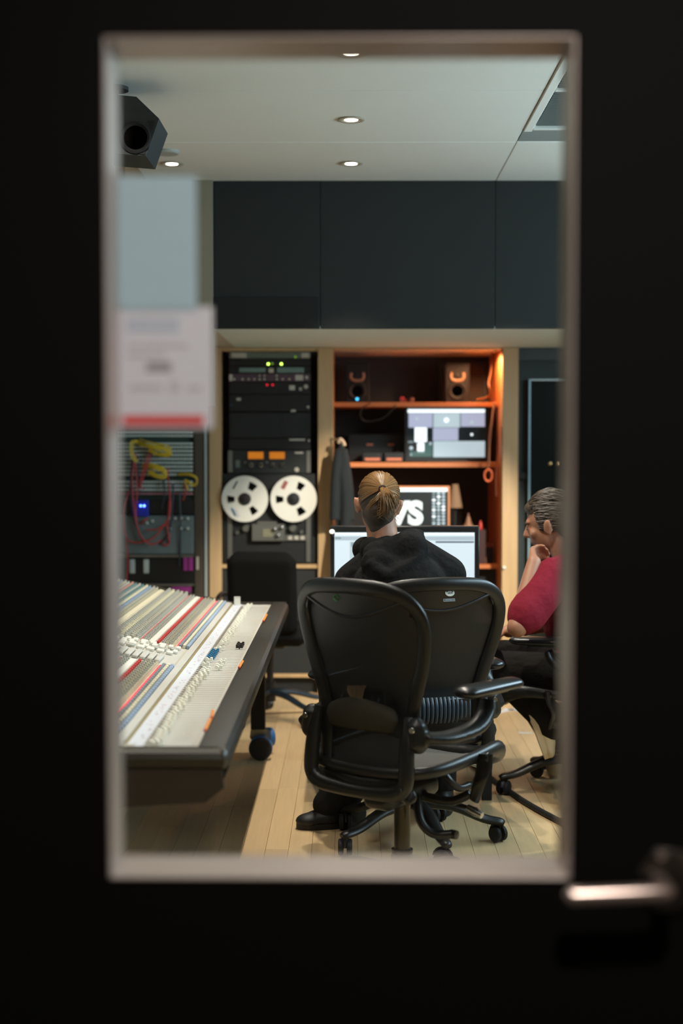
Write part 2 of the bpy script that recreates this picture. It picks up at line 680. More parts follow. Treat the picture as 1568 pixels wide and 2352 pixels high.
MB().add([(gx0 + t, GY, gz0 + t), (gx1 - t, GY, gz0 + t), (gx1 - t, GY, gz1 - t), (gx0 + t, GY, gz1 - t)], [(0, 1, 2, 3)]).build(
    "glass_pane", glass_mat("window_glass", (0.97, 0.985, 0.98), 0.8), dr, None)
jm = MB()
jm.bb(DX0 - .05, DX0 - .004, DY0 - .01, DY1, 0, DZ1 + .04).bb(DX1 + .004, DX1 + .05, DY0 - .01, DY1, 0, DZ1 + .04)
jm.bb(DX0 - .05, DX1 + .05, DY0 - .01, DY1, DZ1 + .004, DZ1 + .05)
jm.build("door_jamb", M_blackmatte, dr, None)
M_lever = mat("satin_steel_lever", (206, 188, 178), 0.28, 0.9)
M_rose = mat("dark_steel_rose", (120, 116, 112), 0.22, 1.0)
lc = at(1536, 2022, DY0 - 0.005)
lv = MB().lathe([(0.0, 0), (.043, 0), (.043, .008), (.036, .012), (0.0, .012)], (lc.x, DY0 + .001, lc.z), (0, -1, 0), 32).build("lever_rose", M_rose, dr)
ly = DY0 - 0.058
tip, root = at(1316, 2060, ly), at(1532, 2052, ly)
lb = MB().tube(smooth_path([(root.x, DY0 - 0.01, root.z), (root.x, ly + .012, root.z), (root.x - .012, ly, root.z), (tip.x, ly, tip.z)], 6),
               0.0125, 14).ball((tip.x, ly, tip.z), .0125)
lb.build("lever_handle", M_lever, dr)
lk = at(1515, 1962, DY0 - .012)
MB().lathe([(0, 0), (.008, 0), (.008, .014), (.005, .018), (0, .019)], (lk.x, DY0 - .008, lk.z), (0, -1, 0), 18).build("highlight_stud", M_lever, dr)  # small steel stud added in place of a blurred highlight by the lever

# ================================================================== LAMPS
M_can = mat("white_lamp_trim", (170, 160, 142), 0.4, var=.02)
M_lens = emis("lamp_lens", (255, 246, 226), 16.0)


def downlight(x, y, label, lit=True, zc=CEIL, power=LAMP_POWER):
    t_ = thing("recessed_downlight", label, "ceiling light", (x, y, zc), group="recessed ceiling spots")
    MB().lathe([(.026, -.001), (.052, -.001), (.054, -.004), (.050, -.006), (.030, -.004), (.026, 0.0)], (0, 0, 0), (0, 0, 1), 28).build("trim_ring", M_can, t_)
    MB().lathe([(0, -.004), (.0265, -.004), (.0265, .0), (0, .0)], (0, 0, 0), (0, 0, 1), 20).build("lens", M_lens, t_)
    ld = bpy.data.lights.new("downlight_beam", 'SPOT')
    ld.energy = power
    ld.color = WARM
    ld.spot_size = math.radians(72 if y > 6.2 else 128)
    ld.spot_blend = 0.6
    ld.shadow_soft_size = 0.02
    lo = bpy.data.objects.new("downlight_beam", ld)
    COL.objects.link(lo)
    lo.parent = t_
    lo.location = (0, 0, -0.012)
    return t_


lamp_labels = ["ceiling spot just inside the glazed door", "second ceiling spot inside the glazed door",
               "topmost ceiling spot in the middle row, near the top of the door window",
               "middle one of the three ceiling spots in line above the seated man",
               "ceiling spot nearest the dark soffit in the middle row",
               "left-row ceiling spot over the near end of the mixing console", "left-row ceiling spot at the edge of the door window",
               "left-row ceiling spot hidden behind the hanging loudspeaker", "single ceiling spot at left below the round ceiling disc"]
for (x, y), lb_ in zip(LAMP_SPOTS, lamp_labels):
    downlight(x, y, lb_, power=LAMP_POWER * (LEFT_ROW if x < -.1 else (.3 if y < 4.2 else 1.0)))
# spot added out of view on the right to brighten the equipment wall
ts_ = thing("added_fill_spot", "added black spot fixture out of view, brightening the equipment wall", "spotlight", (1.5, 5.2, CEIL))
aim = (Vector((.16, 8.2, .52)) - Vector((1.5, 5.2, CEIL - .13))).normalized()
MB().bb(-.02, .02, -.25, .25, -.02, 0, .003).build("track", M_blackmatte, ts_, None)
MB().cyl((0, 0, -.02), (0, 0, -.11), .008).build("stem", M_blackmatte, ts_)
MB().lathe([(0, -.06), (.035, -.06), (.04, .06), (.036, .06), (.03, .05), (0, .05)], (0, 0, -.13), aim, 20).build("lamp_head", M_blackmatte, ts_)
ld = bpy.data.lights.new("fill_beam", 'SPOT')
ld.energy = FILL_SPOT
ld.color = (1.0, .92, .80)
ld.spot_size = math.radians(33)
ld.spot_blend = .45
ld.shadow_soft_size = .03
lo = bpy.data.objects.new("fill_beam", ld)
COL.objects.link(lo)
lo.parent = ts_
lo.location = Vector((0, 0, -.13)) + aim * .065
lo.rotation_euler = aim.to_track_quat('-Z', 'Y').to_euler()
p = atz(383, 347, CEIL)
MB().lathe([(0, -.012), (.05, -.012), (.056, -.006), (.056, .001), (0, .001)], (p.x, p.y, CEIL - .001), (0, 0, 1), 28).build(
    "ceiling_disc", mat("grey_white_disc", (150, 152, 146), .6, var=.03), None, 40,
    label="flat round disc on the ceiling beside the hanging loudspeaker", category="detector")
# hallway lamp on our side of the door
hl = thing("hall_ceiling_lamp", "warm round ceiling lamp in the hallway before the door", "ceiling light", (0.35, 0.7, 2.7))
MB().lathe([(0, -.05), (.07, -.05), (.085, -.04), (.09, 0), (0, 0)], (0, 0, 0), (0, 0, 1), 28).build("lamp_body", M_can, hl)
ld = bpy.data.lights.new("hall_light", 'AREA')
ld.shape = 'DISK'
ld.size = 0.14
ld.energy = HALL_LAMP
ld.color = (1.0, 0.90, 0.84)
lo = bpy.data.objects.new("hall_light", ld)
COL.objects.link(lo)
lo.parent = hl
lo.location = (0, 0, -.055)

# ================================================================== NOTICE AND PALE RECTANGLE ON THE GLASS
SGY = GY - 0.003
M_paper = paper_mat("white_paper", (226, 224, 228), 0.5)
M_paleblue = paper_mat("pale_blue_translucent", (196, 214, 220), 0.5)
x0, x1, z0, z1 = rect(272, 705, 489, 984, SGY)
sg = thing("notice_sheet", "white notice with faint lines and a red bar taped inside the door glass", "notice", ((x0 + x1) / 2, SGY, z0))
W, H = x1 - x0, z1 - z0
MB().box((0, 0, H / 2), (W, .0006, H)).build("paper", M_paper, sg, None)
M_ink = mat("grey_ink", (186, 184, 188), .8)
M_inkd = mat("dark_grey_ink", (146, 142, 144), .8)
M_inkb = mat("blue_grey_ink", (178, 188, 200), .8)
M_red = mat("red_ink", (200, 34, 20), .7)


def bar(px0, py0, px1, py1, m, nm):
    a0, a1, b0, b1 = rect(px0, py0, px1, py1, SGY)
    MB().box(((a0 + a1) / 2 - sg.location.x, -.0007, (b0 + b1) / 2 - z0), (a1 - a0, .0004, b1 - b0)).build(nm, m, sg, None)


bar(290, 730, 410, 762, M_inkb, "heading_line")
for (a, b, c, d) in ((292, 790, 430, 800), (292, 812, 380, 822), (296, 884, 372, 898), (388, 876, 412, 900), (430, 884, 462, 898)):
    bar(a, b, c, d, M_ink, "text_line")
bar(336, 832, 394, 854, M_inkd, "text_line")
bar(282, 955, 468, 977, M_red, "red_bar")
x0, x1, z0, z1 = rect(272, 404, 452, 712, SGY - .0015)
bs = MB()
bs.box(((x0 + x1) / 2, SGY - .0018, (z0 + z1) / 2), (x1 - x0, .0006, z1 - z0))  # plain translucent pale-blue rectangle, flat against the glass
bs.build("pale_rectangle", M_paleblue, None, None, label="pale blue-grey blank rectangle on the door glass above the white notice", category="sheet")

# ================================================================== BUILT-IN WALL UNIT
UY = 8.20                                    # front of the posts
UB = 9.05                                    # back panel


def X(px, Y=UY):
    return at(px, 1150, Y).x


def Z(py, Y=UY):
    return at(800, py, Y).z


wu = thing("wall_unit", "built-in oak wall unit with equipment bay and open shelves", "wall unit", (0, 0, 0))
ZT = SZ                                     # reaches the soffit
p1a, p1b, p2a, p2b, p3a, p3b = X(480), X(508), X(730), X(765), X(1153), X(1189)
for a, b, nm in ((p1a, p1b, "post"), (p2a, p2b, "post"), (p3a, p3b, "post")):
    MB().bb(a, b, UY, UY + .12 if nm == "post" else UB, 0, ZT - .002, .002).build("post", M_wood, wu, None)
MB().bb(p1b, p2a, UY + .01, UY + .06, Z(806), ZT - .002, .001).build("top_trim", M_wood, wu, None)
MB().bb(p2b, p3a, UY + .01, UY + .06, Z(802), ZT - .002, .001).build("top_trim", M_wood, wu, None)
MB().bb(p1b, p2a, UY + .015, UY + .3, Z(1306), Z(1297), .001).build("sill", M_wood, wu, None)
MB().bb(p1b, p2a, UY + .035, UY + .05, Z(1549), Z(1306)).build("lower_panel", mat("dark_lower_panel", (26, 27, 25), .7, var=.15), wu, None)
MB().bb(p1b, p2a, UY + .01, UY + .05, Z(1557), Z(1549), .001).build("bottom_rail", M_wood, wu, None)
MB().bb(p1b, p2a, UY + .06, UY + .08, 0, Z(1557)).build("plinth", M_blackmatte, wu, None)
M_bayback = mat("dark_brown_bay_back", (40, 35, 30), .8, var=.15, scale=6)
MB().bb(p2b - .01, p3a + .01, UB, UB + .03, 0, ZT - .002).build("back_panel", M_bayback, wu, None)
MB().bb(p1b - .01, p2a + .01, UB, UB + .03, 0, ZT - .002).build("back_panel", M_blackmatte, wu, None)
MB().bb(p3a, p3a + .02, UY + .12, UB, 0, ZT - .002).build("side_panel", M_shelfwood, wu, None)
MB().bb(p2b - .02, p2b, UY + .12, UB, 0, ZT - .002).build("side_panel", M_shelfwood, wu, None)
MB().bb(p1b - .02, p1b, UY + .12, UB, 0, ZT - .002).build("side_panel", M_blackmatte, wu, None)
SHY = 8.42                                   # shelf front edge
s1 = at(900, 934, SHY).z
s2 = at(900, 1073, SHY).z
SH1, SH2 = at(900, 924, SHY).z, at(900, 1062, SHY).z
MB().bb(p2b, p3a, SHY, UB, s1, SH1, .001).build("shelf", M_shelfwood, wu, None)
MB().bb(p2b, p3a, SHY, UB, s2, SH2, .001).build("shelf", M_shelfwood, wu, None)
s3 = at(1100, 1306, SHY).z
SH3 = at(1100, 1297, SHY).z
MB().bb(p2b, p3a, SHY, UB, s3, SH3, .001).build("shelf", M_shelfwood, wu, None)
MB().bb(p2b, p3a, SHY + .1, SHY + .12, 0, s3).build("lower_panel", M_blackmatte, wu, None)

# warm puck lamp behind the top trim of the shelf bay
pk = thing("puck_lamp", "small amber recessed lamp above the open shelves", "lamp", (X(1108), 8.36, ZT))
MB().lathe([(0, -.003), (.03, -.003), (.034, -.001), (.034, 0), (0, 0)], (0, 0, 0), (0, 0, 1), 20).build("puck", mat("dark_lamp_ring", (60, 40, 30), .6), pk)
ld = bpy.data.lights.new("puck_light", 'SPOT')
ld.spot_size = math.radians(165)
ld.spot_blend = 0.3
ld.energy = SHELF_LAMP
ld.color = (1.0, 0.50, 0.24)
ld.shadow_soft_size = 0.012
lo = bpy.data.objects.new("puck_light", ld)
COL.objects.link(lo)
lo.parent = pk
lo.location = (0, 0, -.016)

# ------------------------------------------------------------------ units in the equipment bay
RY = 8.235                                   # face plates
LED_G = emis("green_led", (190, 255, 90), 6.0)
LED_GD = emis("dim_green_led", (110, 160, 30), 0.9)
LED_R = emis("red_led", (255, 20, 50), 1.4)
LED_B = emis("blue_led", (60, 90, 255), 26.0)
M_amber = emis("amber_meter", (225, 130, 28), 0.6)
M_panelgrey = mat("grey_green_panel", (96, 104, 92), .5, var=.1)
M_panelblk = mat("black_panel", (13, 14, 13), .45, var=.15, scale=20)
M_panelpurple = mat("plum_panel", (74, 52, 62), .5, var=.1)
M_glassy = mat("teal_display", (110, 132, 124), .25, var=.15, scale=40)
M_labelw = mat("pale_label", (178, 170, 156), .6)


def unit(px0, py0, px1, py1, label, face, depth=.3, proud=0.0, name="rack_unit"):
    x0_, x1_, z0_, z1_ = rect(px0, py0, px1, py1, RY)
    u = thing(name, label, "rack unit", ((x0_ + x1_) / 2, RY - proud, z0_), group="units in the tape machine bay")
    w, h = x1_ - x0_, z1_ - z0_
    MB().box((0, .004, h / 2), (w, .008, h - .0015), None, .001).build("face_plate", face, u, None)
    MB().bb(-w / 2 + .015, w / 2 - .015, .008, depth, .002, h - .003).build("chassis", M_rack, u, None)
    u["_o"] = (x0_ + x1_) / 2, z0_
    return u


def on(u, px, py, Y=RY):
    q = at(px, py, Y)
    return q.x - u.location.x, q.z - u.location.z


def dot(u, px, py, r, m, nm="indicator", d=.004):
    x_, z_ = on(u, px, py)
    MB().lathe([(0, 0), (r, 0), (r, d * .7), (r * .7, d), (0, d)], (x_, 0, z_), (0, -1, 0), 12).build(nm, m, u)


def plate(u, px0, py0, px1, py1, m, nm="label_plate", d=.003):
    xa, za = on(u, px0, py1)
    xb, zb = on(u, px1, py0)
    MB().bb(xa, xb, -d, 0, za, zb, .0008).build(nm, m, u, None)


def knob(u, px, py, r, m, d=.018):
    x_, z_ = on(u, px, py)
    MB().lathe([(0, 0), (r, 0), (r, d * .4), (r * .8, d * .5), (r * .72, d), (0, d)], (x_, 0, z_), (0, -1, 0), 16).build("knob", m, u)


u = unit(526, 808, 713, 823, "grey rack unit at the very top of the tape machine bay", M_panelgrey)
plate(u, 531, 810, 566, 822, M_labelw); plate(u, 692, 810, 710, 822, M_labelw); dot(u, 678, 820, .006, LED_GD)
u = unit(526, 824, 713, 841, "black rack unit with two bright green lights", M_panelblk)
dot(u, 616, 836, .0065, LED_G); dot(u, 625, 835, .006, LED_GD); dot(u, 646, 836, .0065, LED_G)
u = unit(526, 842, 713, 857, "rack unit with two wide teal displays above the plum unit", M_panelblk)
plate(u, 549, 845, 610, 855, M_glassy, "display"); plate(u, 636, 844, 698, 856, M_glassy, "display"); plate(u, 617, 846, 628, 856, M_labelw)
u = unit(526, 858, 713, 876, "plum rack unit with a row of cream knobs", M_panelpurple)
for kx in (538, 557, 571, 584, 596, 607, 635, 649, 664):
    knob(u, kx, 871, .0055, M_cream, .01)
for kx in (596, 607, 635):
    knob(u, kx, 863, .005, M_cream, .01)
plate(u, 678, 861, 696, 874, M_labelw); plate(u, 526, 860, 534, 875, M_labelw); knob(u, 704, 867, .01, M_labelw, .012)
u = unit(526, 877, 713, 905, "black rack unit with two red lights below the plum unit", M_panelblk)
dot(u, 613, 884, .005, LED_R); dot(u, 626, 884, .005, LED_R); plate(u, 664, 885, 677, 896, M_labelw); knob(u, 702, 888, .012, M_labelw, .01)
plate(u, 687, 890, 693, 897, M_labelw)
u = unit(526, 906, 713, 945, "black rack unit with a small pale badge at left", M_panelblk)
plate(u, 543, 914, 553, 920, M_labelw); plate(u, 668, 941, 679, 946, M_labelw); knob(u, 707, 935, .008, M_labelw, .01)
dot(u, 530, 930, .006, mat("blue_jewel", (30, 50, 90), .3))
u = unit(526, 947, 713, 1006, "tall blank black rack panel in the middle of the bay", M_panelblk)
plate(u, 533, 950, 644, 1004, M_blackmatte, "recess_cover", .002); plate(u, 648, 950, 707, 1002, M_rubber, "recess_cover", .002)
u = unit(526, 1007, 713, 1033, "black rack unit with a pale strip just above the amber meters", M_panelblk)
plate(u, 664, 1005 + 3, 700, 1012, M_labelw); knob(u, 709, 1012, .006, M_labelw, .01)
u = unit(524, 1034, 714, 1087, "black meter unit with two glowing amber level meters", mat("charcoal_panel", (30, 33, 31), .45, var=.1), proud=.01)
for a in (570, 619):
    plate(u, a - 2, 1036, a + 37, 1056, M_rubber, "meter_bezel", .004)
    plate(u, a, 1038, a + 35, 1054, M_amber, "meter_face", .006)
for kx in (577, 599, 627, 649):
    knob(u, kx, 1068, .013, M_chrome, .02)
for kx in (563, 613):
    knob(u, kx, 1062, .006, M_silver, .01)
plate(u, 524, 1035, 534, 1085, M_silver, "rack_ear", .004); plate(u, 704, 1035, 713, 1085, M_silver, "rack_ear", .004)
plate(u, 541, 1057, 551, 1074, M_panelgrey); plate(u, 677, 1038, 696, 1042, M_labelw); knob(u, 681, 1079, .014, M_labelw, .01)

# tape transport and its two reels
tm = unit(512, 1088, 726, 1293, "open-reel tape machine deck with silver head cover", mat("dark_deck_plate", (16, 17, 16), .5, var=.12), name="tape_machine")
tm["category"] = "tape machine"
plate(tm, 580, 1203, 654, 1241, M_silver, "head_cover", .05)
plate(tm, 592, 1197, 636, 1203, M_silver, "head_lid", .055)
plate(tm, 604, 1214, 628, 1232, mat("olive_window", (120, 116, 92), .4), "head_window", .053)
for kx, ky in ((632, 1214), (640, 1228), (648, 1210)):
    x_, z_ = on(tm, kx, ky)
    MB().lathe([(0, .05), (.010, .05), (.010, .075), (0, .078)], (x_, 0, z_), (0, -1, 0), 14).build("guide_roller", M_chrome, tm)
knob(tm, 565, 1213, .022, M_silver, .04); knob(tm, 672, 1213, .022, M_silver, .04)
knob(tm, 545, 1223, .012, M_silver, .03); knob(tm, 692, 1222, .012, M_silver, .03)
plate(tm, 655, 1229, 705, 1241, M_silver, "button_bar", .02)
for kx in (662, 676, 690):
    plate(tm, kx, 1231, kx + 9, 1239, M_labelw, "push_button", .024)
plate(tm, 523, 1150, 533, 1291, M_silver, "side_rail", .012)
plate(tm, 703, 1150, 713, 1291, M_silver, "side_rail", .012)
for cx in (562, 674):
    x_, z_ = on(tm, cx, 1146)
    MB().cyl((x_, 0, z_), (x_, -.05, z_), .02, .02, 16).build("spindle", M_rubber, tm)

M_reel = mat("pale_aluminium_reel", (216, 211, 198), .5, var=.05, scale=10)


def reel(px, py, holes, label, stickers):
    Yr = RY - .06
    c = at(px, py, Yr)
    R_ = abs(at(px + 53, py, Yr).x - c.x)
    t_ = thing("tape_reel", label, "tape reel", c, group="reels on the tape machine")
    for yo, nm in ((0.0, "front_flange"), (.022, "rear_flange")):
        n, rings = 96, [.26, .42, .44, .78, .80, .97, 1.0]
        mb = MB()
        vs_ = []
        for dy in (0, .0018):
            for r in rings:
                for k in range(n):
                    a = 2 * PI * k / n
                    vs_.append((R_ * r * math.cos(a), yo + dy, R_ * r * math.sin(a)))
        off = len(rings) * n
        fs = []
        solid = {}
        for i in range(len(rings) - 1):
            for k in range(n):
                ang = 360 * (k + .5) / n
                ok = True
                for h in holes:
                    d = (ang - h + 180) % 360 - 180
                    half = 14 if i == 2 else 14
                    if i in (2,) and abs(d) < half:
                        ok = False
                solid[(i, k)] = ok
        for (i, k), ok in solid.items():
            if not ok:
                continue
            k2 = (k + 1) % n
            a_, b_, c_, d_ = i * n + k, i * n + k2, (i + 1) * n + k2, (i + 1) * n + k
            fs.append((a_, b_, c_, d_))
            fs.append((a_ + off, d_ + off, c_ + off, b_ + off))
            if i == 0 or not solid.get((i - 1, k), False):
                fs.append((a_, a_ + off, b_ + off, b_))
            if i == len(rings) - 2 or not solid.get((i + 1, k), False):
                fs.append((d_, c_, c_ + off, d_ + off))
            if not solid[(i, (k + 1) % n)]:
                fs.append((b_, b_ + off, c_ + off, c_))
            if not solid[(i, (k - 1) % n)]:
                fs.append((a_, d_, d_ + off, a_ + off))
        mb.add(vs_, fs).build(nm, M_reel, t_, None)
    MB().lathe([(0, .024), (R_ * .42, .024), (R_ * .42, .003), (0, .003)], (0, 0, 0), (0, 1, 0), 40).build("tape_pack", mat("brown_tape", (28, 22, 18), .4), t_)
    MB().lathe([(0, .02), (R_ * .27, .02), (R_ * .27, -.008), (R_ * .2, -.014), (R_ * .08, -.014), (R_ * .07, -.024), (0, -.024)], (0, 0, 0), (0, 1, 0), 30).build("hub", M_rubber, t_)
    for (sx, sy, w, h, rot, m) in stickers:
        q = at(sx, sy, Yr)
        MB().box((q.x - c.x, -.0012, q.z - c.z), (w, .001, h), (0, rot, 0)).build("sticker", m, t_, None)
    return t_


M_stred = mat("faded_red_label", (150, 84, 76), .7)
M_stblue = mat("blue_label", (70, 120, 150), .7)
M_stwhite = mat("off_white_label", (196, 194, 190), .7)
reel(562, 1146, (60, 182, 305), "left tape reel with a blue and white label", [(540, 1114, .008, .05, .5, M_blackmatte), (536, 1176, .012, .05, -.45, M_stblue), (543, 1179, .022, .05, -.45, M_stwhite)])
reel(674, 1146, (62, 182, 300), "right tape reel with a faded red label", [(653, 1114, .024, .05, .5, M_stred)])

# ------------------------------------------------------------------ patch-bay rack in the left alcove
PY = 8.10
x0, x1, z0, z1 = rect(262, 988, 449, 1560, PY)
pb = thing("patch_bay_rack", "open equipment rack with rows of pale patch panels and tangled leads", "rack", ((x0 + x1) / 2, PY, 0))
pc = pb.location.copy()
w = x1 - x0
MB().bb(-w / 2 - .03, -w / 2, -.01, .5, 0, z1 + .02).build("rack_side", M_rack, pb, None)
MB().bb(w / 2, w / 2 + .045, -.01, .5, 0, z1 + .02).build("rack_side", mat("olive_brown_rack_side", (62, 54, 40), .6, var=.1), pb, None)
MB().bb(-w / 2, w / 2, .02, .5, .02, z1 + .02).build("rack_interior", mat("dark_green_board", (34, 58, 48), .7, var=.3, scale=14), pb, None)
M_jack = mat("pale_patch_strip", (198, 212, 206), .45, var=.15, scale=60)
M_jackhole = mat("jack_hole", (20, 22, 22), .6)


def pz(py):
    return at(400, py, PY).z


rows = [993, 1001, 1019, 1027, 1036, 1045, 1054, 1063, 1072, 1081, 1090, 1107, 1116, 1125, 1134]
for i, py in enumerate(rows):
    zz = pz(py)
    st = MB().box((0, 0, zz), (w - .02, .02, .0115), None, .002).build("patch_strip", M_jack if i != 14 else mat("pink_strip", (170, 120, 128), .5), pb, None)
    jh = MB()
    for k in range(24):
        jh.box((-w / 2 + .03 + k * (w - .06) / 23, -.0102, zz), (.006, .001, .005))
    o = jh.build("jack_holes", M_jackhole, st, None)
    o["kind"] = "stuff"
za, zb = pz(1272), pz(1184)
MB().bb(-w / 2 + .01, w / 2 - .005, -.03, .02, za, zb, .004).build("grey_panel", mat("blue_grey_panel", (92, 106, 106), .5, var=.15, scale=20), pb, None)
M_tip = mat("pale_switch", (176, 184, 178), .4)
for px, py in ((392, 1190), (404, 1190), (417, 1190), (433, 1190), (392, 1213), (417, 1213), (433, 1213), (352, 1196), (340, 1200)):
    q = at(px, py, PY)
    MB().lathe([(0, 0), (.009, 0), (.007, .02), (0, .022)], (q.x - pc.x, -.03, q.z), (0, -1, 0), 12).build("toggle_switch", M_tip, pb)
MB().bb(-w / 2 + .01, w / 2 - .005, -.035, .02, pz(1279), pz(1273), .001).build("silver_lip", M_silver, pb, None)
MB().bb(-w / 2 + .01, w / 2 - .005, -.012, .02, pz(1180), pz(1146)).build("black_panel", M_panelblk, pb, None)
q = at(325, 1163, PY)
MB().bb(q.x - pc.x - .05, q.x - pc.x + .045, -.05, .01, pz(1186), pz(1148), .004).build("blue_lit_box", mat("blue_box", (26, 44, 160), .4), pb, None)
for px in (326, 334):
    q = at(px, 1161, PY)
    MB().lathe([(0, 0), (.0055, 0), (.004, .004), (0, .005)], (q.x - pc.x, -.05, q.z), (0, -1, 0), 12).build("blue_light", LED_B, pb)
MB().bb(-w / 2 + .01, w / 2 - .005, -.015, .02, pz(1345), pz(1282)).build("black_panel", M_panelblk, pb, None)
for px in (305, 337):
    xa, xb, zc, zd = rect(px - 6, 1284, px + 6, 1316, PY)
    MB().bb(xa - pc.x, xb - pc.x, -.03, -.01, zc, zd, .003).build("connector_plate", M_tip, pb, None)
for px in (427, 439):
    xa, xb, zc, zd = rect(px - 5, 1279, px + 5, 1310, PY)
    MB().bb(xa - pc.x, xb - pc.x, -.03, -.01, zc, zd, .002).build("magenta_module", mat("magenta_module", (140, 44, 120), .5), pb, None)
xa, xb, zc, zd = rect(395, 1346, 440, 1360, PY)
MB().bb(xa - pc.x, xb - pc.x, -.03, -.01, zc, zd, .002).build("magenta_module", MATS["magenta_module"], pb, None)
MB().bb(-w / 2 + .05, w / 2 - .005, -.035, .02, pz(1345), pz(1340), .001).build("silver_lip", M_silver, pb, None)
xa, xb, zc, zd = rect(451, 1278, 457, 1308, PY)
MB().bb(xa - pc.x, xb - pc.x, -.02, -.01, zc, zd, .001).build("white_tag", M_labelw, pb, None)

# patch leads
M_yel = mat("yellow_cable", (196, 172, 44), .5)
M_redc = mat("red_cable", (170, 44, 44), .5)
M_blkc = mat("dark_cable", (30, 34, 48), .5)
lead_n = 0


RED_LABELS = ["red patch lead falling from the top yellow bundle to the lowest loop", "red patch lead making the wide right-hand loop by the blue lights",
              "left of two red patch leads fanning down from the upper bundle", "right of two red patch leads fanning down from the upper bundle",
              "longest red patch lead, looping low across the grey panel", "red patch lead hanging straight down at the left rack edge",
              "very short red patch lead under the right yellow loop", "red patch lead hanging vertically at the right of the grey panel",
              "tiny red patch lead plugged beside the blue lit box", "red patch lead running down behind the blue lit box"]
DARK_LABELS = ["dark patch lead curving down at the left of the blue lit box", "dark patch lead passing just above the blue lit box", "dark patch lead bowing across the middle of the patch bay",
               "dark patch lead hanging straight down right of the red loops", "short dark patch lead below the middle yellow bundle"]


def lead(pts, m, r, label, grp):
    P = [at(a, b, PY - c) for a, b, c in pts]
    o = MB().tube(smooth_path(P, 8), r, 8).build("patch_lead", m, None)
    tag(o, label, "cable", grp)


rl = random.Random(11)
for k in range(9):
    dx, dy = rl.uniform(-6, 6), rl.uniform(-6, 8)
    lead([(318 + dx, 1016 + dy, .02), (302 + dx, 1012 + dy, .05), (300 + dx, 1040 + dy * 2, .06), (312 + dx, 1060 + dy, .05)] if k < 3 else
         [(318 + dx, 1014 + dy, .02), (345 + dx, 1022 + dy, .07), (378 + dx, 1028 + dy, .08), (391 + dx * .4, 1036 + dy, .08), (372 + dx, 1044 + dy * .5, .07), (346 + dx, 1030 + dy, .05)],
         M_yel, .0045, "yellow patch lead looped in the top bundle of the patch bay", "yellow leads in the top bundle")
for k in range(6):
    dx, dy = rl.uniform(-5, 5), rl.uniform(-6, 6)
    lead([(332 + dx, 1070 + dy, .02), (352 + dx, 1072 + dy, .06), (374 + dx, 1080 + dy, .07), (381 + dx * .4, 1092 + dy, .07), (366 + dx, 1096 + dy * .6, .06), (345 + dx, 1086 + dy, .04)],
         M_yel, .0045, "yellow patch lead looped in the middle bundle of the patch bay", "yellow leads in the middle bundle")
for k in range(3):
    dx, dy = rl.uniform(-3, 3), rl.uniform(-4, 4)
    lead([(410 + dx, 1090 + dy, .02), (435 + dx, 1090 + dy, .05), (452 + dx * .3, 1100 + dy, .06), (446 + dx, 1115 + dy, .05), (425 + dx, 1104 + dy, .04), (432 + dx, 1125 + dy, .02)],
         M_yel, .004, "thin yellow patch lead looped at the right edge of the patch bay", "yellow leads at the right edge")
reds = [[(312, 1040, .03), (304, 1090, .05), (306, 1150, .06), (318, 1220, .07), (345, 1250, .07), (372, 1240, .07)],
        [(385, 1075, .03), (388, 1120, .06), (391, 1160, .07), (385, 1195, .08), (362, 1215, .08), (335, 1217, .06)],
        [(345, 1030, .03), (332, 1070, .05), (322, 1110, .05), (330, 1125, .04)],
        [(352, 1034, .03), (338, 1068, .05), (326, 1104, .05), (318, 1120, .04)],
        [(300, 1120, .03), (284, 1170, .06), (288, 1230, .06), (310, 1246, .06), (352, 1236, .06), (380, 1205, .05), (388, 1240, .05), (386, 1248, .02)],
        [(288, 1222, .02), (291, 1250, .05), (293, 1300, .05), (290, 1335, .02)],
        [(424, 1112, .02), (426, 1130, .04), (420, 1150, .02)],
        [(372, 1240, .02), (376, 1252, .04), (388, 1246, .04), (386, 1200, .03), (388, 1150, .02)],
        [(320, 1206, .02), (330, 1196, .05), (342, 1190, .02)],
        [(310, 1055, .03), (315, 1120, .05), (312, 1180, .05), (322, 1235, .05), (345, 1241, .04)]]
for r_, lb_ in zip(reds, RED_LABELS):
    lead(r_, M_redc, .0042, lb_, "red patch leads")
for r_, lb_ in zip(([(303, 1060, .03), (300, 1120, .05), (306, 1190, .05), (330, 1250, .05)], [(316, 1050, .03), (318, 1110, .04), (310, 1170, .05)],
           [(398, 1110, .03), (396, 1160, .05), (388, 1220, .05), (365, 1252, .03)], [(412, 1130, .03), (414, 1200, .05), (412, 1300, .03)],
           [(372, 1090, .03), (378, 1130, .05), (372, 1170, .04)]), DARK_LABELS):
    lead(r_, M_blkc, .005, lb_, "dark patch leads")

# bright trim strip between rack and wall unit
xa, xb, zc, zd = rect(469, 985, 476, 1400, 8.15)
tr = struct("trim_1", MB().bb(xa, xb, 8.13, 8.17, 0, 1.6, .002), mat("pale_metal_trim", (176, 184, 184), .4, .3))

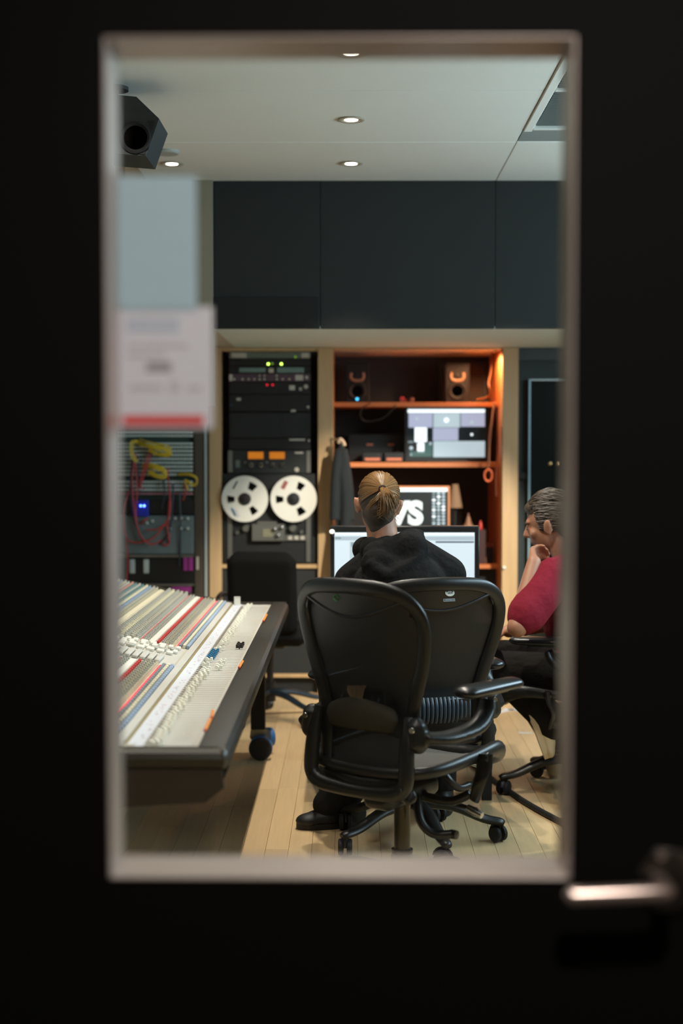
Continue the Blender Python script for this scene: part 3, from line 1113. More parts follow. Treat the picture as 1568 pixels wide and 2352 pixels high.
# ------------------------------------------------------------------ right-hand glass-fronted cabinet
gc = thing("glass_cabinet", "dark glass-fronted equipment cabinet right of the oak post", "cabinet", (0, 0, 0))
MB().bb(p3b + .001, 2.38, UY + .10, UB, 0, ZT - .003).build("body", mat("dark_teal_carcass", (34, 44, 42), .6, var=.1), gc, None)
MB().bb(p3b + .001, 2.38, UY + .05, UY + .10, Z(826), ZT - .003).build("head_board", mat("dark_teal_board", (40, 50, 48), .5), gc, None)
xa = X(1214)
fr = MB().bb(xa, xa + .012, UY + .03, UY + .05, .1, Z(870), .002).build("door_frame", mat("pale_blue_metal", (150, 176, 190), .35, .4), gc, None)
MB().bb(xa + .012, 1.6, UY + .03, UY + .05, Z(874), Z(870), .001).build("door_frame", MATS["pale_metal_trim"], gc, None)
MB().bb(xa + .012, 1.6, UY + .036, UY + .042, .1, Z(874)).build("glass_door", mat("smoked_glass", (18, 26, 24), .12, spec=.5), gc, None)
MB().bb(p3b + .001, xa, UY + .06, UY + .10, Z(1100), Z(1086)).build("cross_rail", M_rubber, gc, None)
for px in (1263, 1282):  # round studs stand in for two warm glints on the dark glass
    q = at(px, 1065, UY + .03)
    MB().lathe([(0, 0), (.012, 0), (.009, .01), (0, .011)], (q.x, UY + .036, q.z), (0, -1, 0), 14).build("knob", mat("glint_brass", (190, 150, 96), .3, .8), gc)
q = at(1157, 1304, UY)
MB().ball((q.x, UY - .008, q.z), .011, 14, 10).build("door_stop_bumper", M_white, None, label="small white round bumper on the right oak post", category="bumper")

# ================================================================== THINGS ON THE SHELVES
MY = 8.62


def nearfield(px, label, led):
    c = at(px, 918, MY)
    t_ = thing("nearfield_speaker", label, "speaker", (c.x, MY, SH1), group="small speakers on the top shelf")
    W_, H_ = .15, .245
    MB().bb(-W_ / 2, W_ / 2, 0, .2, 0, H_, .008).build("cabinet", mat("black_speaker_box", (6, 6, 5), .8, var=.1), t_, None)
    MB().lathe([(.052, 0), (.056, .006), (.048, .009), (.04, .003), (.016, -.008), (0, -.006)], (0, 0, .075), (0, -1, 0), 28).build("woofer", M_rubber, t_)
    hs = MB()
    hs.tube([(-.036, -.004, .185), (-.04, -.004, .16), (-.03, -.004, .142), (0, -.004, .136), (.03, -.004, .142), (.04, -.004, .16), (.036, -.004, .185)], .009, 8)
    hs.build("horn_rim", mat("tan_horn_rim", (150, 112, 86), .5), t_)
    MB().lathe([(.014, 0), (.012, .006), (0, .008)], (0, 0, .168), (0, -1, 0), 16).build("tweeter", M_rubber, t_)
    if led:
        MB().lathe([(.008, 0), (.008, .004), (0, .005)], (0, -.005, .026), (0, -1, 0), 14).build("power_light", emis("cyan_led", (60, 190, 255), 3.0), t_)
    return t_


nearfield(820, "small black speaker with a cyan light on the top shelf", True)
nearfield(1050, "small black speaker at the right end of the top shelf", False)
x0, x1, z0, z1 = rect(1008, 828, 1118, 926, 9.0)
pf = thing("picture_frame", "dark framed picture leaning behind the right shelf speaker", "picture frame", ((x0 + x1) / 2, 9.0, SH1))
w, h = x1 - x0, z1 - z0
for a, b, c, d in ((-w / 2, -w / 2 + .025, 0, h), (w / 2 - .025, w / 2, 0, h), (-w / 2 + .025, w / 2 - .025, 0, .025), (-w / 2 + .025, w / 2 - .025, h - .025, h)):
    MB().bb(a, b, 0, .02, c, d, .002).build("frame_bar", mat("dark_walnut", (40, 28, 22), .5), pf, None)
MB().bb(-w / 2 + .025, w / 2 - .025, .01, .02, .025, h - .025).build("picture", mat("brown_print", (70, 56, 44), .7, var=.25, scale=8), pf, None)
c = at(927, 924, 8.55)
rb = thing("red_box", "little red and brown box between the two shelf speakers", "box", (c.x, 8.55, SH1))
MB().bb(-.022, .022, 0, .05, 0, .022, .002).build("box_base", mat("red_brown_card", (120, 48, 40), .6), rb, None)
MB().bb(-.02, .005, 0, .05, .022, .036, .002).build("box_lid", mat("crimson_card", (170, 40, 50), .6), rb, None)
c = at(946, 924, 8.5)
MB().bb(c.x - .012, c.x + .012, 8.5, 8.54, SH1, SH1 + .03, .003).build("film_canister", mat("brown_can", (110, 62, 44), .5), None, label="tiny brown canister beside the red box on the top shelf", category="canister")
cb = MB().tube(smooth_path([at(1095, 918, 8.6), at(1118, 912, 8.55), at(1126, 900, 8.5), at(1122, 880, 8.5), at(1128, 850, 8.6), at(1130, 806, 8.7)], 8), .006, 8)
cb.build("speaker_cable", mat("tan_cable", (120, 80, 54), .6), None, label="tan cable climbing the right side panel beside the shelf speaker", category="cable")
cb = MB().tube(smooth_path([at(850, 926, 8.41), at(832, 938, 8.40), at(828, 958, 8.40), at(845, 968, 8.41), at(880, 960, 8.41), at(905, 935, 8.41), at(908, 924, 8.45)], 8), .0035, 8)
cb.build("drooping_cable", M_rubber, None, label="thin black cable drooping below the front edge of the top shelf", category="cable")

# wide screen on the second shelf
SY2 = 8.50
x0, x1, z0, z1 = rect(934, 938, 1116, 1052, SY2)
ms = thing("camera_monitor", "wide monitor showing camera pictures on the middle shelf", "monitor", ((x0 + x1) / 2, SY2, SH2))
w, h = x1 - x0, z1 - z0
zo = z0 - SH2
MB().bb(-w / 2 - .012, w / 2 + .02, .003, .04, zo - .022, zo + h + .012, .004).build("housing", M_black, ms, None)
MB().bb(-.05, .05, .02, .05, .008, zo).build("stand_neck", M_black, ms, None)
MB().bb(-.12, .12, -.03, .12, 0, .008, .003).build("stand_foot", M_black, ms, None)
E_pale = emis("screen_pale", (186, 206, 214), 0.95)
E_white = emis("screen_white", (236, 246, 250), 1.5)
E_dark = emis("screen_dark", (14, 26, 30), 0.5)
E_lil = emis("screen_lilac", (176, 182, 208), 0.95)
E_grey = emis("screen_grey", (140, 156, 162), 0.8)
E_teal = emis("screen_teal", (70, 110, 106), 0.7)
MB().bb(-w / 2, w / 2, .0, .003, zo, zo + h).build("screen", E_dark, ms, None)


def pane(px0, py0, px1, py1, m, base, Y, nm="picture_tile", d=.0008):
    a0, a1, b0, b1 = rect(px0, py0, px1, py1, Y)
    l = base.location
    MB().bb(a0 - l.x, a1 - l.x, -d, 0, b0 - l.z, b1 - l.z).build(nm, m, base, None)


for r_ in ((936, 940, 1113, 948, E_white), (938, 949, 993, 982, E_lil), (995, 949, 1056, 982, E_pale), (1058, 949, 1113, 980, E_lil),
           (952, 982, 980, 1015, E_white), (994, 983, 1052, 1012, E_lil), (995, 1013, 1113, 1050, E_pale), (958, 1017, 974, 1040, E_white),
           (937, 1013, 949, 1017, E_grey), (940, 1036, 992, 1049, E_teal), (976, 1018, 992, 1036, E_teal)):
    pane(*r_, ms, SY2)
for px, py, r_, m in ((1083, 998, .008, E_white), (944, 1029, .011, E_pale), (988, 1020, .012, E_pale), (944, 1044, .010, E_pale), (1025, 965, .03, E_white), (1083, 970, .022, E_pale),
                      (957, 962, .02, E_pale), (967, 995, .018, E_white)):
    q = at(px, py, SY2)
    MB().lathe([(0, 0), (r_, 0), (0, .0016)], (q.x - ms.location.x, 0, q.z - ms.location.z), (0, -1, 0), 16).build("picture_spot", m, ms)
# two flat boxes with a lit bar, dark amps
for i, px in enumerate((855, 905)):
    c = at(px, 1060, 8.48)
    b = thing("recorder_box", ["left of two flat black boxes with an amber strip on the middle shelf", "flat black box with an amber strip beside the wide monitor"][i],
              "audio box", (c.x, 8.48, SH2), group="flat boxes on the middle shelf")
    MB().bb(-.058, .058, 0, .16, .002, .06, .003).build("casing", M_black, b, None)
    MB().bb(-.045, .045, -.002, 0, .01, .026, .001).build("front_strip", mat("salmon_strip", (206, 120, 84), .5), b, None)
    q = at((853, 911)[i], (1011, 1031)[i], 8.48)
c = at(853, 1060, 8.66)
am = thing("shelf_amplifier", "dark amplifier behind the two flat boxes on the middle shelf", "amplifier", (c.x + .02, 8.70, SH2))
MB().bb(-.16, .2, 0, .25, .004, .17, .004).build("casing", M_panelblk, am, None)
for dx in (-.03, .1):
    MB().bb(dx - .02, dx + .02, -.002, 0, .10, .112).build("label_strip", mat("salmon_strip", (206, 120, 84), .5), am, None)
MB().lathe([(.012, 0), (.01, .01), (0, .011)], (.14, 0, .06), (0, -1, 0), 14).build("knob", mat("copper_knob", (160, 90, 66), .4), am)

# jacket hanging on the left side, strap and bag on the right
def ribbon(name, pts, wid, m, label, cat, thick=.01):
    mb = MB().tube(smooth_path(pts, 8), [w_ for w_ in resample(wid, (len(pts) - 1) * 8 + 1)], 10, flat=(1, thick))
    return mb.build(name, m, None, label=label, category=cat)


def resample(v, n):
    out = []
    for i in range(n):
        t_ = i / (n - 1) * (len(v) - 1)
        k = min(int(t_), len(v) - 2)
        out.append(v[k] + (v[k + 1] - v[k]) * (t_ - k))
    return out


JY = 8.10
M_jacket = mat("dark_jacket_cloth", (22, 26, 27), .9, var=.2, scale=20)
jk = thing("hanging_jacket", "dark jacket hung at the left edge of the open shelves", "jacket", at(782, 1012, JY))
l = jk.location
P = [at(a, b, JY) - l for a, b in ((781, 1010), (785, 1040), (790, 1095), (794, 1150), (793, 1210), (789, 1290), (786, 1400))]
jm_ = MB().tube(smooth_path(P, 6), resample([.018, .04, .066, .076, .082, .105, .115], 37), 16, flat=(1, .55))
for s_, dx in ((.022, -.03), (.022, .045)):
    jm_.tube(smooth_path([Vector((dx * .3, -.02, -.05)), Vector((dx, -.035, -.25)), Vector((dx * 1.2, -.04, -.45))], 6), [.028] * 13, 10)
blob("coat", jm_, M_jacket, .008, 4, jk)
MB().tube(smooth_path([Vector((-.012, -.02, -.012)), Vector((-.002, -.03, .008)), Vector((.016, -.02, -.01)), Vector((.022, -.02, -.03))], 6), .010, 8).build("collar_lining", mat("pale_lining", (200, 170, 140), .8), jk)
MB().cyl((p2b - .012 - l.x, .10, .012), (.0, 0, .004), .006).build("hook", M_chrome, jk)

M_strap = mat("tan_canvas_strap", (176, 118, 84), .8, var=.15, scale=25)
ribbon("canvas_strap", [at(1134, 926, 8.28), at(1130, 960, 8.25), at(1124, 1010, 8.25), at(1122, 1060, 8.27), at(1119, 1085, 8.28)], [.02, .022, .028, .026, .012], M_strap,
       "long tan canvas strap hanging over the right end of the shelves", "strap", .25)
ribbon("apron_tie", [at(1136, 928, 8.30), at(1142, 970, 8.27), at(1143, 1030, 8.27), at(1139, 1090, 8.28), at(1139, 1140, 8.28)], [.012, .010, .012, .016, .012], mat("rust_webbing", (150, 84, 58), .8, var=.2),
       "rust webbing hanging beside the tan strap at the oak post", "strap", .3)
rg = MB()
c = at(1121, 1092, 8.25)
rg.tube([c + Vector((.022 * math.cos(a), 0, .034 * math.sin(a))) for a in [2 * PI * k / 20 for k in range(20)]], .006, 8, True)
rg.build("orange_carabiner", mat("orange_metal", (206, 96, 52), .4, .3), None, label="orange oval carabiner at the lower end of the tan strap", category="carabiner")

# screen with big white letters
VY = 8.10
x0, x1, z0, z1 = rect(880, 1121, 1028, 1222, VY)
vm = thing("letter_monitor", "monitor showing big white letters behind the seated man's head", "monitor", ((x0 + x1) / 2, VY, z0))
w, h = x1 - x0, z1 - z0
fm = mat("orange_oak_frame", (190, 122, 78), .5, var=.1)
MB().bb(-w / 2 - .012, w / 2 + .012, .002, .03, -.3, h + .012, .003).build("housing", fm, vm, None)
MB().bb(-w / 2, w / 2, 0, .002, 0, h).build("screen", E_dark, vm, None)
MB().bb(-.08, .08, .0, .2, -z0, -.3 + .001).build("pedestal", M_blackmatte, vm, None)
pane(880, 1121, 1027, 1129, E_white, vm, VY, "title_bar")
text("letters", "VS", .178, (at(932, 1183, VY).x - vm.location.x, -.0012, at(945, 1181, VY).z - z0), emis("letter_white", (236, 246, 244), 1.1), vm, bold=.009)
rv = random.Random(5)
for cx in (996, 1007, 1018):
    for k in range(11):
        py = 1131 + k * 7.6
        pane(cx - 3.5, py, cx + 3.5, py + 4.6, rv.choice([E_white, E_pale, E_grey, E_pale]), vm, VY, "channel_cell")
# table lamps and clutter on the lower shelf, right
LY2 = 8.5
c = at(1044, 1300, LY2)
tl = thing("shaded_lamp", "unlit table lamp with a tan cone shade beside the letter monitor", "lamp", (c.x, LY2, SH3))
ht = at(1044, 1112, LY2).z - SH3
hb = at(1044, 1166, LY2).z - SH3
MB().lathe([(.02, ht), (.045, hb), (.043, hb), (.018, ht - .002)], (0, 0, 0), (0, 0, 1), 24).build("lamp_shade", mat("tan_shade", (134, 104, 76), .8, var=.1), tl)
MB().lathe([(0, 0), (.04, 0), (.038, .012), (.008, .02), (.007, hb + .05), (0, hb + .05)], (0, 0, 0), (0, 0, 1), 18).build("lamp_stem", M_blackmatte, tl)
c = at(1075, 1300, LY2)
h0 = at(1075, 1213, LY2).z - SH3
bl = thing("hand_bell", "tan bell-shaped ornament on a dark block near the oak post", "ornament", (c.x, LY2, SH3))
MB().bb(-.04, .04, -.03, .05, 0, h0, .004).build("block", M_blackmatte, bl, None)
MB().lathe([(.036, h0), (.034, h0 + .012), (.018, h0 + .035), (.012, h0 + .06), (.004, h0 + .075), (.005, h0 + .088), (0, h0 + .09)], (0, 0, 0), (0, 0, 1), 20).build("bell", mat("tan_brass", (150, 108, 80), .5, .2), bl)
c = at(1103, 1300, LY2)
h0 = at(1103, 1216, LY2).z - SH3
rdv = thing("red_bottle", "slim red bottle standing on dark books at the shelf end", "bottle", (c.x, LY2, SH3))
MB().bb(-.022, .03, -.02, .06, 0, h0, .003).build("book_pile", mat("dark_red_books", (60, 34, 30), .7), rdv, None)
MB().lathe([(.012, h0), (.012, h0 + .03), (.007, h0 + .04), (.006, h0 + .052), (0, h0 + .052)], (0, 0, 0), (0, 0, 1), 16).build("bottle", mat("bright_red_plastic", (190, 44, 32), .4), rdv)
for i, (px, py, w_, h_, m, nm, lb_) in enumerate((
        (1122, 1254, .03, .02, mat("brick_red_tin", (130, 62, 46), .5), "tin_box", "brick red tin stacked above pale tools at the shelf end"),
        (1110, 1282, .02, .03, mat("pale_pink_shell", (190, 140, 116), .6), "pale_shell", "pale pink shell-like piece on the low shelf beside the post"))):
    c = at(px, py, 8.52)
    t_ = thing(nm, lb_, "box" if i == 0 else "shell", (c.x, 8.52 + .05 * i, SH3))
    zz = c.z - SH3
    if i == 0:
        MB().bb(-w_, w_, 0, .05, .0, zz - .012, .003).build("dark_box", M_blackmatte, t_, None)
        MB().bb(-w_, w_, 0, .05, zz - .012, zz + h_, .004).build("tin", m, t_, None)
    else:
        MB().lathe([(0, 0), (.025, .004), (.02, .03), (.006, .06), (0, .062)], (-.01, -.06, 0), (.25, 0, 1), 16).build("shell_body", m, t_)

# ================================================================== MIXING CONSOLE
CY0, CY1 = 3.32, 6.57
CZ = 0.70
XR0, XR1 = -0.289, -0.367                   # padded rail
SLOPE = 0.205
XS = -0.55                                  # where the channel panel starts to climb
XL = -1.28


def cz(x):
    return CZ if x > XS else CZ + (XS - x) * SLOPE


M_leather = mat("black_leatherette", (37, 35, 31), .42, var=.12, scale=30, bump=.15, bscale=220)
M_panel = mat("beige_console_panel", (192, 189, 180), .5, var=.04, scale=12)
M_panel2 = mat("greige_console_panel", (186, 180, 164), .55, var=.08, scale=30)
M_dbrown = mat("dark_brown_end_panel", (58, 50, 40), .55, var=.15, scale=10)
M_strip = mat("white_scribble_strip", (214, 218, 226), .5, var=.02)
M_ochre = mat("ochre_groove", (150, 132, 84), .6)
M_kgrey = mat("grey_knob", (172, 172, 162), .45)
M_kdark = mat("dark_knob", (62, 62, 56), .5)
M_kblue = mat("pale_blue_knob", (140, 160, 184), .45)
M_kgb = mat("grey_blue_knob", (120, 130, 140), .45)
M_kcream = mat("ivory_knob", (214, 206, 178), .45)
M_kred = mat("red_button", (180, 18, 26), .45)
M_kolive = mat("olive_knob", (178, 172, 150), .5)
M_kteal = mat("teal_knob", (96, 130, 130), .5)
M_kpink = mat("pink_knob", (190, 140, 130), .5)
E_led = emis("red_console_led", (255, 40, 60), 2.2)
E_led2 = emis("pink_console_led", (220, 110, 110), 0.7)

mc = thing("mixing_console", "long beige multichannel mixing console with black padded armrest", "mixing console", (0, 0, 0))
# body under the panels
body = [(XR1 + .03, CZ - .012), (XS, CZ - .012), (XL, cz(XL) - .012), (XL, .38), (-.9, .40), (-.52, .585), (XR1 + .03, .60)]
MB().prism(body, CY0 + .02, CY1 - .02, 'y').build("body", M_dbrown, mc, None)
# padded rail: rounded section swept along the console
sec = [(-.367, .655), (-.367, .708), (-.360, .714), (-.318, .714), (-.302, .709), (-.292, .698), (-.289, .682), (-.291, .664), (-.300, .640), (-.315, .618), (-.335, .608), (-.367, .608)]
MB().prism(sec, CY0 + .03, CY1, 'y').build("armrest", M_leather, mc, 28)
# near end bolster
sec2 = [(CY0 + .045, .712), (CY0 + .02, .712), (CY0 + .006, .703), (CY0, .69), (CY0 + .003, .674), (CY0 + .012, .664), (CY0 + .045, .66)]
mb = MB().prism(sec2, XL, -.300, 'x')
mb.ball((-.303, CY0 + .026, .688), (.014, .026, .026), 14, 10)
mb.build("end_bolster", mat("olive_leatherette", (48, 43, 31), .38, var=.1, bump=.1, bscale=200), mc, 28)
MB().prism([(-.305, .664), (-.30, .62), (-.345, .585), (-.52, .575), (XL, .40), (XL, .664)], CY0 + .008, CY0 + .02, 'y').build("end_panel", M_dbrown, mc, None)
# far edge lip
MB().prism([(-.30, .712), (XS, .712), (XL, cz(XL) + .012), (XL, cz(XL) - .1), (-.30, .6)], CY1, CY1 + .014, 'y').build("far_lip", mat("brown_black_lip", (52, 46, 40), .5), mc, None)
# panels
MB().bb(-.505, XR1, CY0 + .045, CY1 - .002, CZ - .012, CZ).build("fader_panel", M_panel, mc, None)
MB().bb(-.5455, -.5055, CY0 + .045, CY1 - .002, CZ - .012, CZ + .002).build("scribble_strip", M_strip, mc, None)
MB().bb(-.5505, -.546, CY0 + .045, CY1 - .002, CZ - .012, CZ + .006).build("groove", M_ochre, mc, None)
slope_rot = math.atan(SLOPE)


def slab(xa, xb, ya, yb, m, nm, lift=0.0, th=.010):
    MB().prism([(xa, cz(xa) + lift), (xb, cz(xb) + lift), (xb, cz(xb) + lift - th), (xa, cz(xa) + lift - th)], ya, yb, 'y').build(nm, m, mc, None)


CEN0, CEN1 = 4.62, 5.02                     # centre section
for ya, yb in ((CY0 + .045, CEN0), (CEN0 + .001, CEN1), (CEN1 + .001, CY1 - .002)):
    slab(-.552, XL, ya, yb, M_panel2 if ya != CEN0 + .001 else M_panel, "channel_panel")
    slab(-.5525, -.574, ya, yb, M_panel, "trim_rail", .008, .018)
# ivory corner piece at the near end of the strip
MB().bb(-.575, -.52, CY0 + .03, CY0 + .075, CZ - .004, CZ + .012, .004).build("corner_cap", M_panel2, mc, None)

# faders
PIT = 0.0352
nch = int((CY1 - CY0 - .12) / PIT)
cap_me = {}


def cap_mesh(m):
    if m.name not in cap_me:
        mb_ = MB()
        mb_.prism([(-.0125, 0), (.0125, 0), (.0125, .012), (.006, .013), (.0, .007), (-.006, .013), (-.0125, .012)], -.0065, .0065, 'y')
        mb_.box((0, 0, -.004), (.004, .002, .009))
        cap_me[m.name] = mb_.mesh("fader_cap", None, m)
    return cap_me[m.name]


M_capblue = mat("blue_fader_cap", (24, 108, 150), .4)
M_capblack = mat("black_fader_cap", (24, 24, 22), .4)
rf = random.Random(21)
M_capw = mat("ivory_fader_cap", (238, 236, 222), .4)
slot = MB()
mark = MB()
for i in range(nch):
    y = CY0 + .085 + i * PIT
    slot.bb(-.497, -.378, y - .0009, y + .0009, CZ - .0005, CZ + .0006)
    mark.bb(-.503, -.493, y + .008, y + .018, CZ - .0005, CZ + .0016)
    if CEN0 - .02 < y < CEN1 + .02:
        m, x = M_capw, -.478 + rf.uniform(-.006, .012)
    else:
        m, x = M_capw, -.462 - (.010 if y < 4.4 else 0.004) + rf.uniform(-.004, .004)
    if 4.78 < y < 5.02:
        m, x = M_capblue, -.478
    if 5.06 < y < 5.20:
        m, x = M_capblack, -.402
    if 4.60 < y < 4.64:
        x = -.43
    if 4.70 < y < 4.75:
        x = -.43
    o = link("fader_cap", cap_mesh(m), mc, (x, y, CZ + .005))
    if m is M_capblue:
        o["label"] = "blue fader cap"
    elif m is M_capblack:
        o["label"] = "black fader cap"
o = slot.build("fader_slots", mat("slot_shadow", (120, 116, 106), .7), mc, None); o["kind"] = "stuff"
o = mark.build("channel_buttons", mat("dark_buttons", (92, 82, 68), .6), mc, None); o["kind"] = "stuff"
# scribbles on the strip
sc_ = MB()
sr = MB()
for i in range(nch):
    y = CY0 + .085 + i * PIT
    for k in range(rf.randint(0, 3)):
        (sc_ if rf.random() < .55 else sr).box((-.532 + rf.uniform(0, .018), y + rf.uniform(-.01, .01), CZ + .0022), (.006, .0018, .0004), (0, 0, rf.uniform(-.8, .8)))
o = sc_.build("pencil_scribbles", mat("pencil", (130, 130, 150), .8), mc, None); o["kind"] = "stuff"
o = sr.build("red_scribbles", mat("red_pencil", (206, 120, 124), .8), mc, None); o["kind"] = "stuff"

# knob rows on the climbing panel ------------------------------------------------
STAG = [0]


def stag():
    STAG[0] += 1
    return (STAG[0] % 2) * PIT / 2


SR = Matrix.Rotation(slope_rot, 3, 'Y')


def knob_shape(r, h):
    return MB().lathe([(r, 0), (r * .95, h * .55), (r * .7, h * .6), (r * .62, h), (0, h)], (0, 0, 0), (0, 0, 1), 8)


def cap_shape(r, h):
    return MB().box((0, 0, h / 2), (r * 1.7, r * 1.9, h), None, r * .3)


def long_cap(r, h):
    return MB().box((0, 0, h / 2), (r * 1.7, .021, h), None, r * .35)


def row(x, m, r, h, pitch, shape, nm, ya=CY0 + .06, yb=CY1 - .01, single=False, jit=0.0):
    base = shape(r, h)
    base.v = [tuple(SR @ Vector(q)) for q in base.v]
    me = base.mesh(nm, None, m) if single else None
    mb_ = MB()
    y = ya + pitch / 2 + (stag() if shape is knob_shape else 0)
    k = 0
    while y < yb:
        if not (CEN0 - .008 < y < CEN1 + .008):
            p_ = Vector((x + rf.uniform(-jit, jit), y, cz(x)))
            if single and y < CEN0:
                link(nm, me, mc, p_)
            else:
                mb_.add([Vector(q) + p_ for q in base.v], base.f)
        y += pitch
        k += 1
    o_ = mb_.build(nm + "_row", m, mc, None)
    o_["kind"] = "stuff"


row(-.583, M_kblue, .0076, .015, PIT, long_cap, "pale_blue_button", single=True)
row(-.597, M_kcream, .0068, .015, PIT, long_cap, "ivory_button", single=True)
row(-.610, M_kgb, .0066, .013, PIT, long_cap, "grey_blue_button", single=True)
row(-.5905, M_kdark, .0022, .005, PIT, cap_shape, "pilot_dot")
row(-.6215, E_led, .0028, .004, .0176, cap_shape, "red_light")
row(-.634, M_kcream, .0060, .013, PIT / 2, knob_shape, "ivory_knob", jit=.001)
row(-.647, M_kgrey, .0062, .014, PIT, knob_shape, "olive_knob")
row(-.660, M_kolive, .0062, .014, PIT, knob_shape, "olive_knob")
row(-.672, M_kgrey, .0058, .013, PIT, knob_shape, "grey_knob")
slab(-.679, -.681, CY0 + .06, CEN0 - .01, M_ochre, "ochre_line", .003, .004)
row(-.688, M_kred, .0066, .010, PIT, long_cap, "red_button")
slab(-.699, -.718, CY0 + .06, CEN0 - .006, M_white, "white_strip", .005, .006)
slab(-.699, -.718, CEN1 + .006, CY1 - .006, M_white, "white_strip", .005, .006)
row(-.728, M_kgrey, .0056, .012, PIT, knob_shape, "grey_knob")
row(-.739, M_kgrey, .0056, .012, PIT, knob_shape, "grey_knob")
row(-.750, E_led2, .0026, .004, .0176, cap_shape, "pink_light")
x = -.763
for k in range(5):
    row(x, (M_kgrey, M_panel2, M_kgrey, M_kcream, M_kgrey)[k], .0086, .020, PIT, knob_shape, "tall_knob", yb=CY1 - .01)
    x -= .0195
slab(-.866, -.884, CEN1 + .006, CY1 - .006, M_kcream, "ivory_strip", .004, .005)
x = -.895
for k, m in enumerate((M_kolive, M_kgrey, M_kblue, M_kcream, M_kteal, M_kgrey, M_kteal, M_kpink, M_kgrey, M_kolive, M_kblue, M_kcream, M_kpink, M_kgrey)):
    row(x, m, .0068, .015, PIT, knob_shape, "small_knob")
    x -= .0165
for y in [CEN1 + .05 + k * .205 for k in range(8)]:
    MB().prism([(-1.12, cz(-1.12) + .012), (-1.27, cz(-1.27) + .012), (-1.27, cz(-1.27)), (-1.12, cz(-1.12))], y, y + .17, 'y').build("meter_block", (M_panel2, M_kgrey, M_kpink, M_kteal)[int(y * 5) % 4], mc, None)

# centre section: white keys and long keys
key_me = {}
for ri, y in enumerate([CEN1 - .03, CEN1 - .075, CEN1 - .118, CEN1 - .16]):
    x = -.60 - .012 * (ri % 2)
    while x > XL + .06:
        w_ = rf.choice([.022, .026, .03])
        m = M_white if rf.random() < .86 else M_kgrey
        if ri == 2 and -.70 < x < -.68:
            m = M_kred
        kk = (w_, m.name)
        if kk not in key_me:
            b_ = MB().box((0, 0, .006), (w_ - .004, .032, .012), None, .003)
            b_.v = [tuple(SR @ Vector(q)) for q in b_.v]
            key_me[kk] = b_.mesh("key", None, m)
        link("key", key_me[kk], mc, (x - w_ / 2, y, cz(x - w_ / 2)))
        x -= w_ + (.004 if rf.random() < .8 else .018)
b_ = MB().box((0, 0, .007), (.02, .13, .014), None, .004)
b_.v = [tuple(SR @ Vector(q)) for q in b_.v]
lk_me = b_.mesh("long_key", None, M_panel)
x = -.64
while x > XL + .06:
    link("long_key", lk_me, mc, (x, CEN0 + .09, cz(x)))
    x -= .0245
# legs with castors
M_blue = mat("blue_castor_tyre", (40, 104, 170), .35)
M_castor = mat("castor_zinc", (160, 156, 140), .35, .8)
for lx, ly_ in ((-.425, 6.50), (-1.02, 6.50), (-1.02, 3.55)):
    lg = MB().bb(lx - .035, lx + .03, ly_ - .03, ly_ + .03, .135, .62, .004).build("leg", M_blackmatte, mc, None)
    MB().prism([(lx - .035, .135), (lx + .04, .135), (lx + .03, .11), (lx + .012, .05), (lx - .012, .05), (lx - .04, .10)], ly_ - .026, ly_ + .03, 'y').build("castor_fork", M_castor, lg, None)
    for yo in (-.0, ):
        MB().lathe([(0, -.022), (.046, -.022), (.052, -.014), (.052, .014), (.046, .022), (0, .022)], (lx + .012, ly_ - .055, .053), (0, 1, 0), 28).build("castor_wheel", M_rubber, lg)
        MB().lathe([(.050, -.010), (.0545, -.009), (.0545, .024), (.048, .026), (.0, .026)], (lx + .012, ly_ - .055, .0555), (0, 1, 0), 28).build("castor_tyre", M_blue, lg)
        MB().lathe([(0, -.012), (.042, -.012), (.046, 0), (.042, .012), (0, .012)], (lx + .045, ly_ + .10, .075), (1, .5, 0), 24).build("castor_tyre", M_blue, lg)
MB().tube([at(470, 1808, 3.8), at(380, 1822, 3.8), at(262, 1838, 3.8)], [.011, .015, .016], 10, flat=(1, .6)).build("under_bar", M_rubber, mc)

# things lying on the console
M_orange = mat("orange_pencil", (226, 132, 44), .5)
M_redtip = mat("red_tip", (190, 50, 40), .5)


def pencil(pa, pb_, label):
    a, b = atz(*pa, CZ + .022), atz(*pb_, CZ + .022)
    d = (b - a).normalized()
    t_ = thing("marker_pen", label, "pen", a, group="orange pens on the console armrest")
    MB().cyl((0, 0, 0), (b - a), .0042, .0042, 10).build("barrel", M_orange, t_)
    MB().cyl(-d * .012, (0, 0, 0), .0028, .0042, 10).build("tip", M_redtip, t_)


pencil((604.5, 1426), (612, 1412), "short orange pen at the far end of the console armrest")
pencil((549, 1533), (557, 1519), "orange pen midway along the console armrest edge")
pencil((471, 1677), (483, 1652), "lower of two orange pens near the console's near corner")
pencil((486, 1648), (489, 1633), "upper of two orange pens near the console's near corner")
c = at(545, 1392, CY1 - .03)
wb = thing("white_card_box", "small upright white box at the far end of the console strip", "box", (-.525, CY1 - .035, CZ + .002))
MB().bb(-.014, .014, -.012, .012, 0, .034, .002).build("carton", M_white, wb, None)
MB().bb(-.0145, .0145, -.0125, .0125, .034, .038, .001).build("lid", M_panel, wb, None)

# ================================================================== CHAIRS
M_frame = mat("graphite_chair_frame", (25, 25, 23), .36, bump=.06, bscale=350)
M_pad = mat("black_soft_arm_pad", (22, 23, 24), .28, bump=.03, bscale=200)
M_star = mat("graphite_star_base", (38, 37, 34), .34, .3)
M_lumbar = mat("dark_foam_lumbar", (50, 47, 38), .75, var=.25, scale=60, spec=.2)
M_liftm = mat("bronze_black_tube", (70, 66, 56), .25, .8)


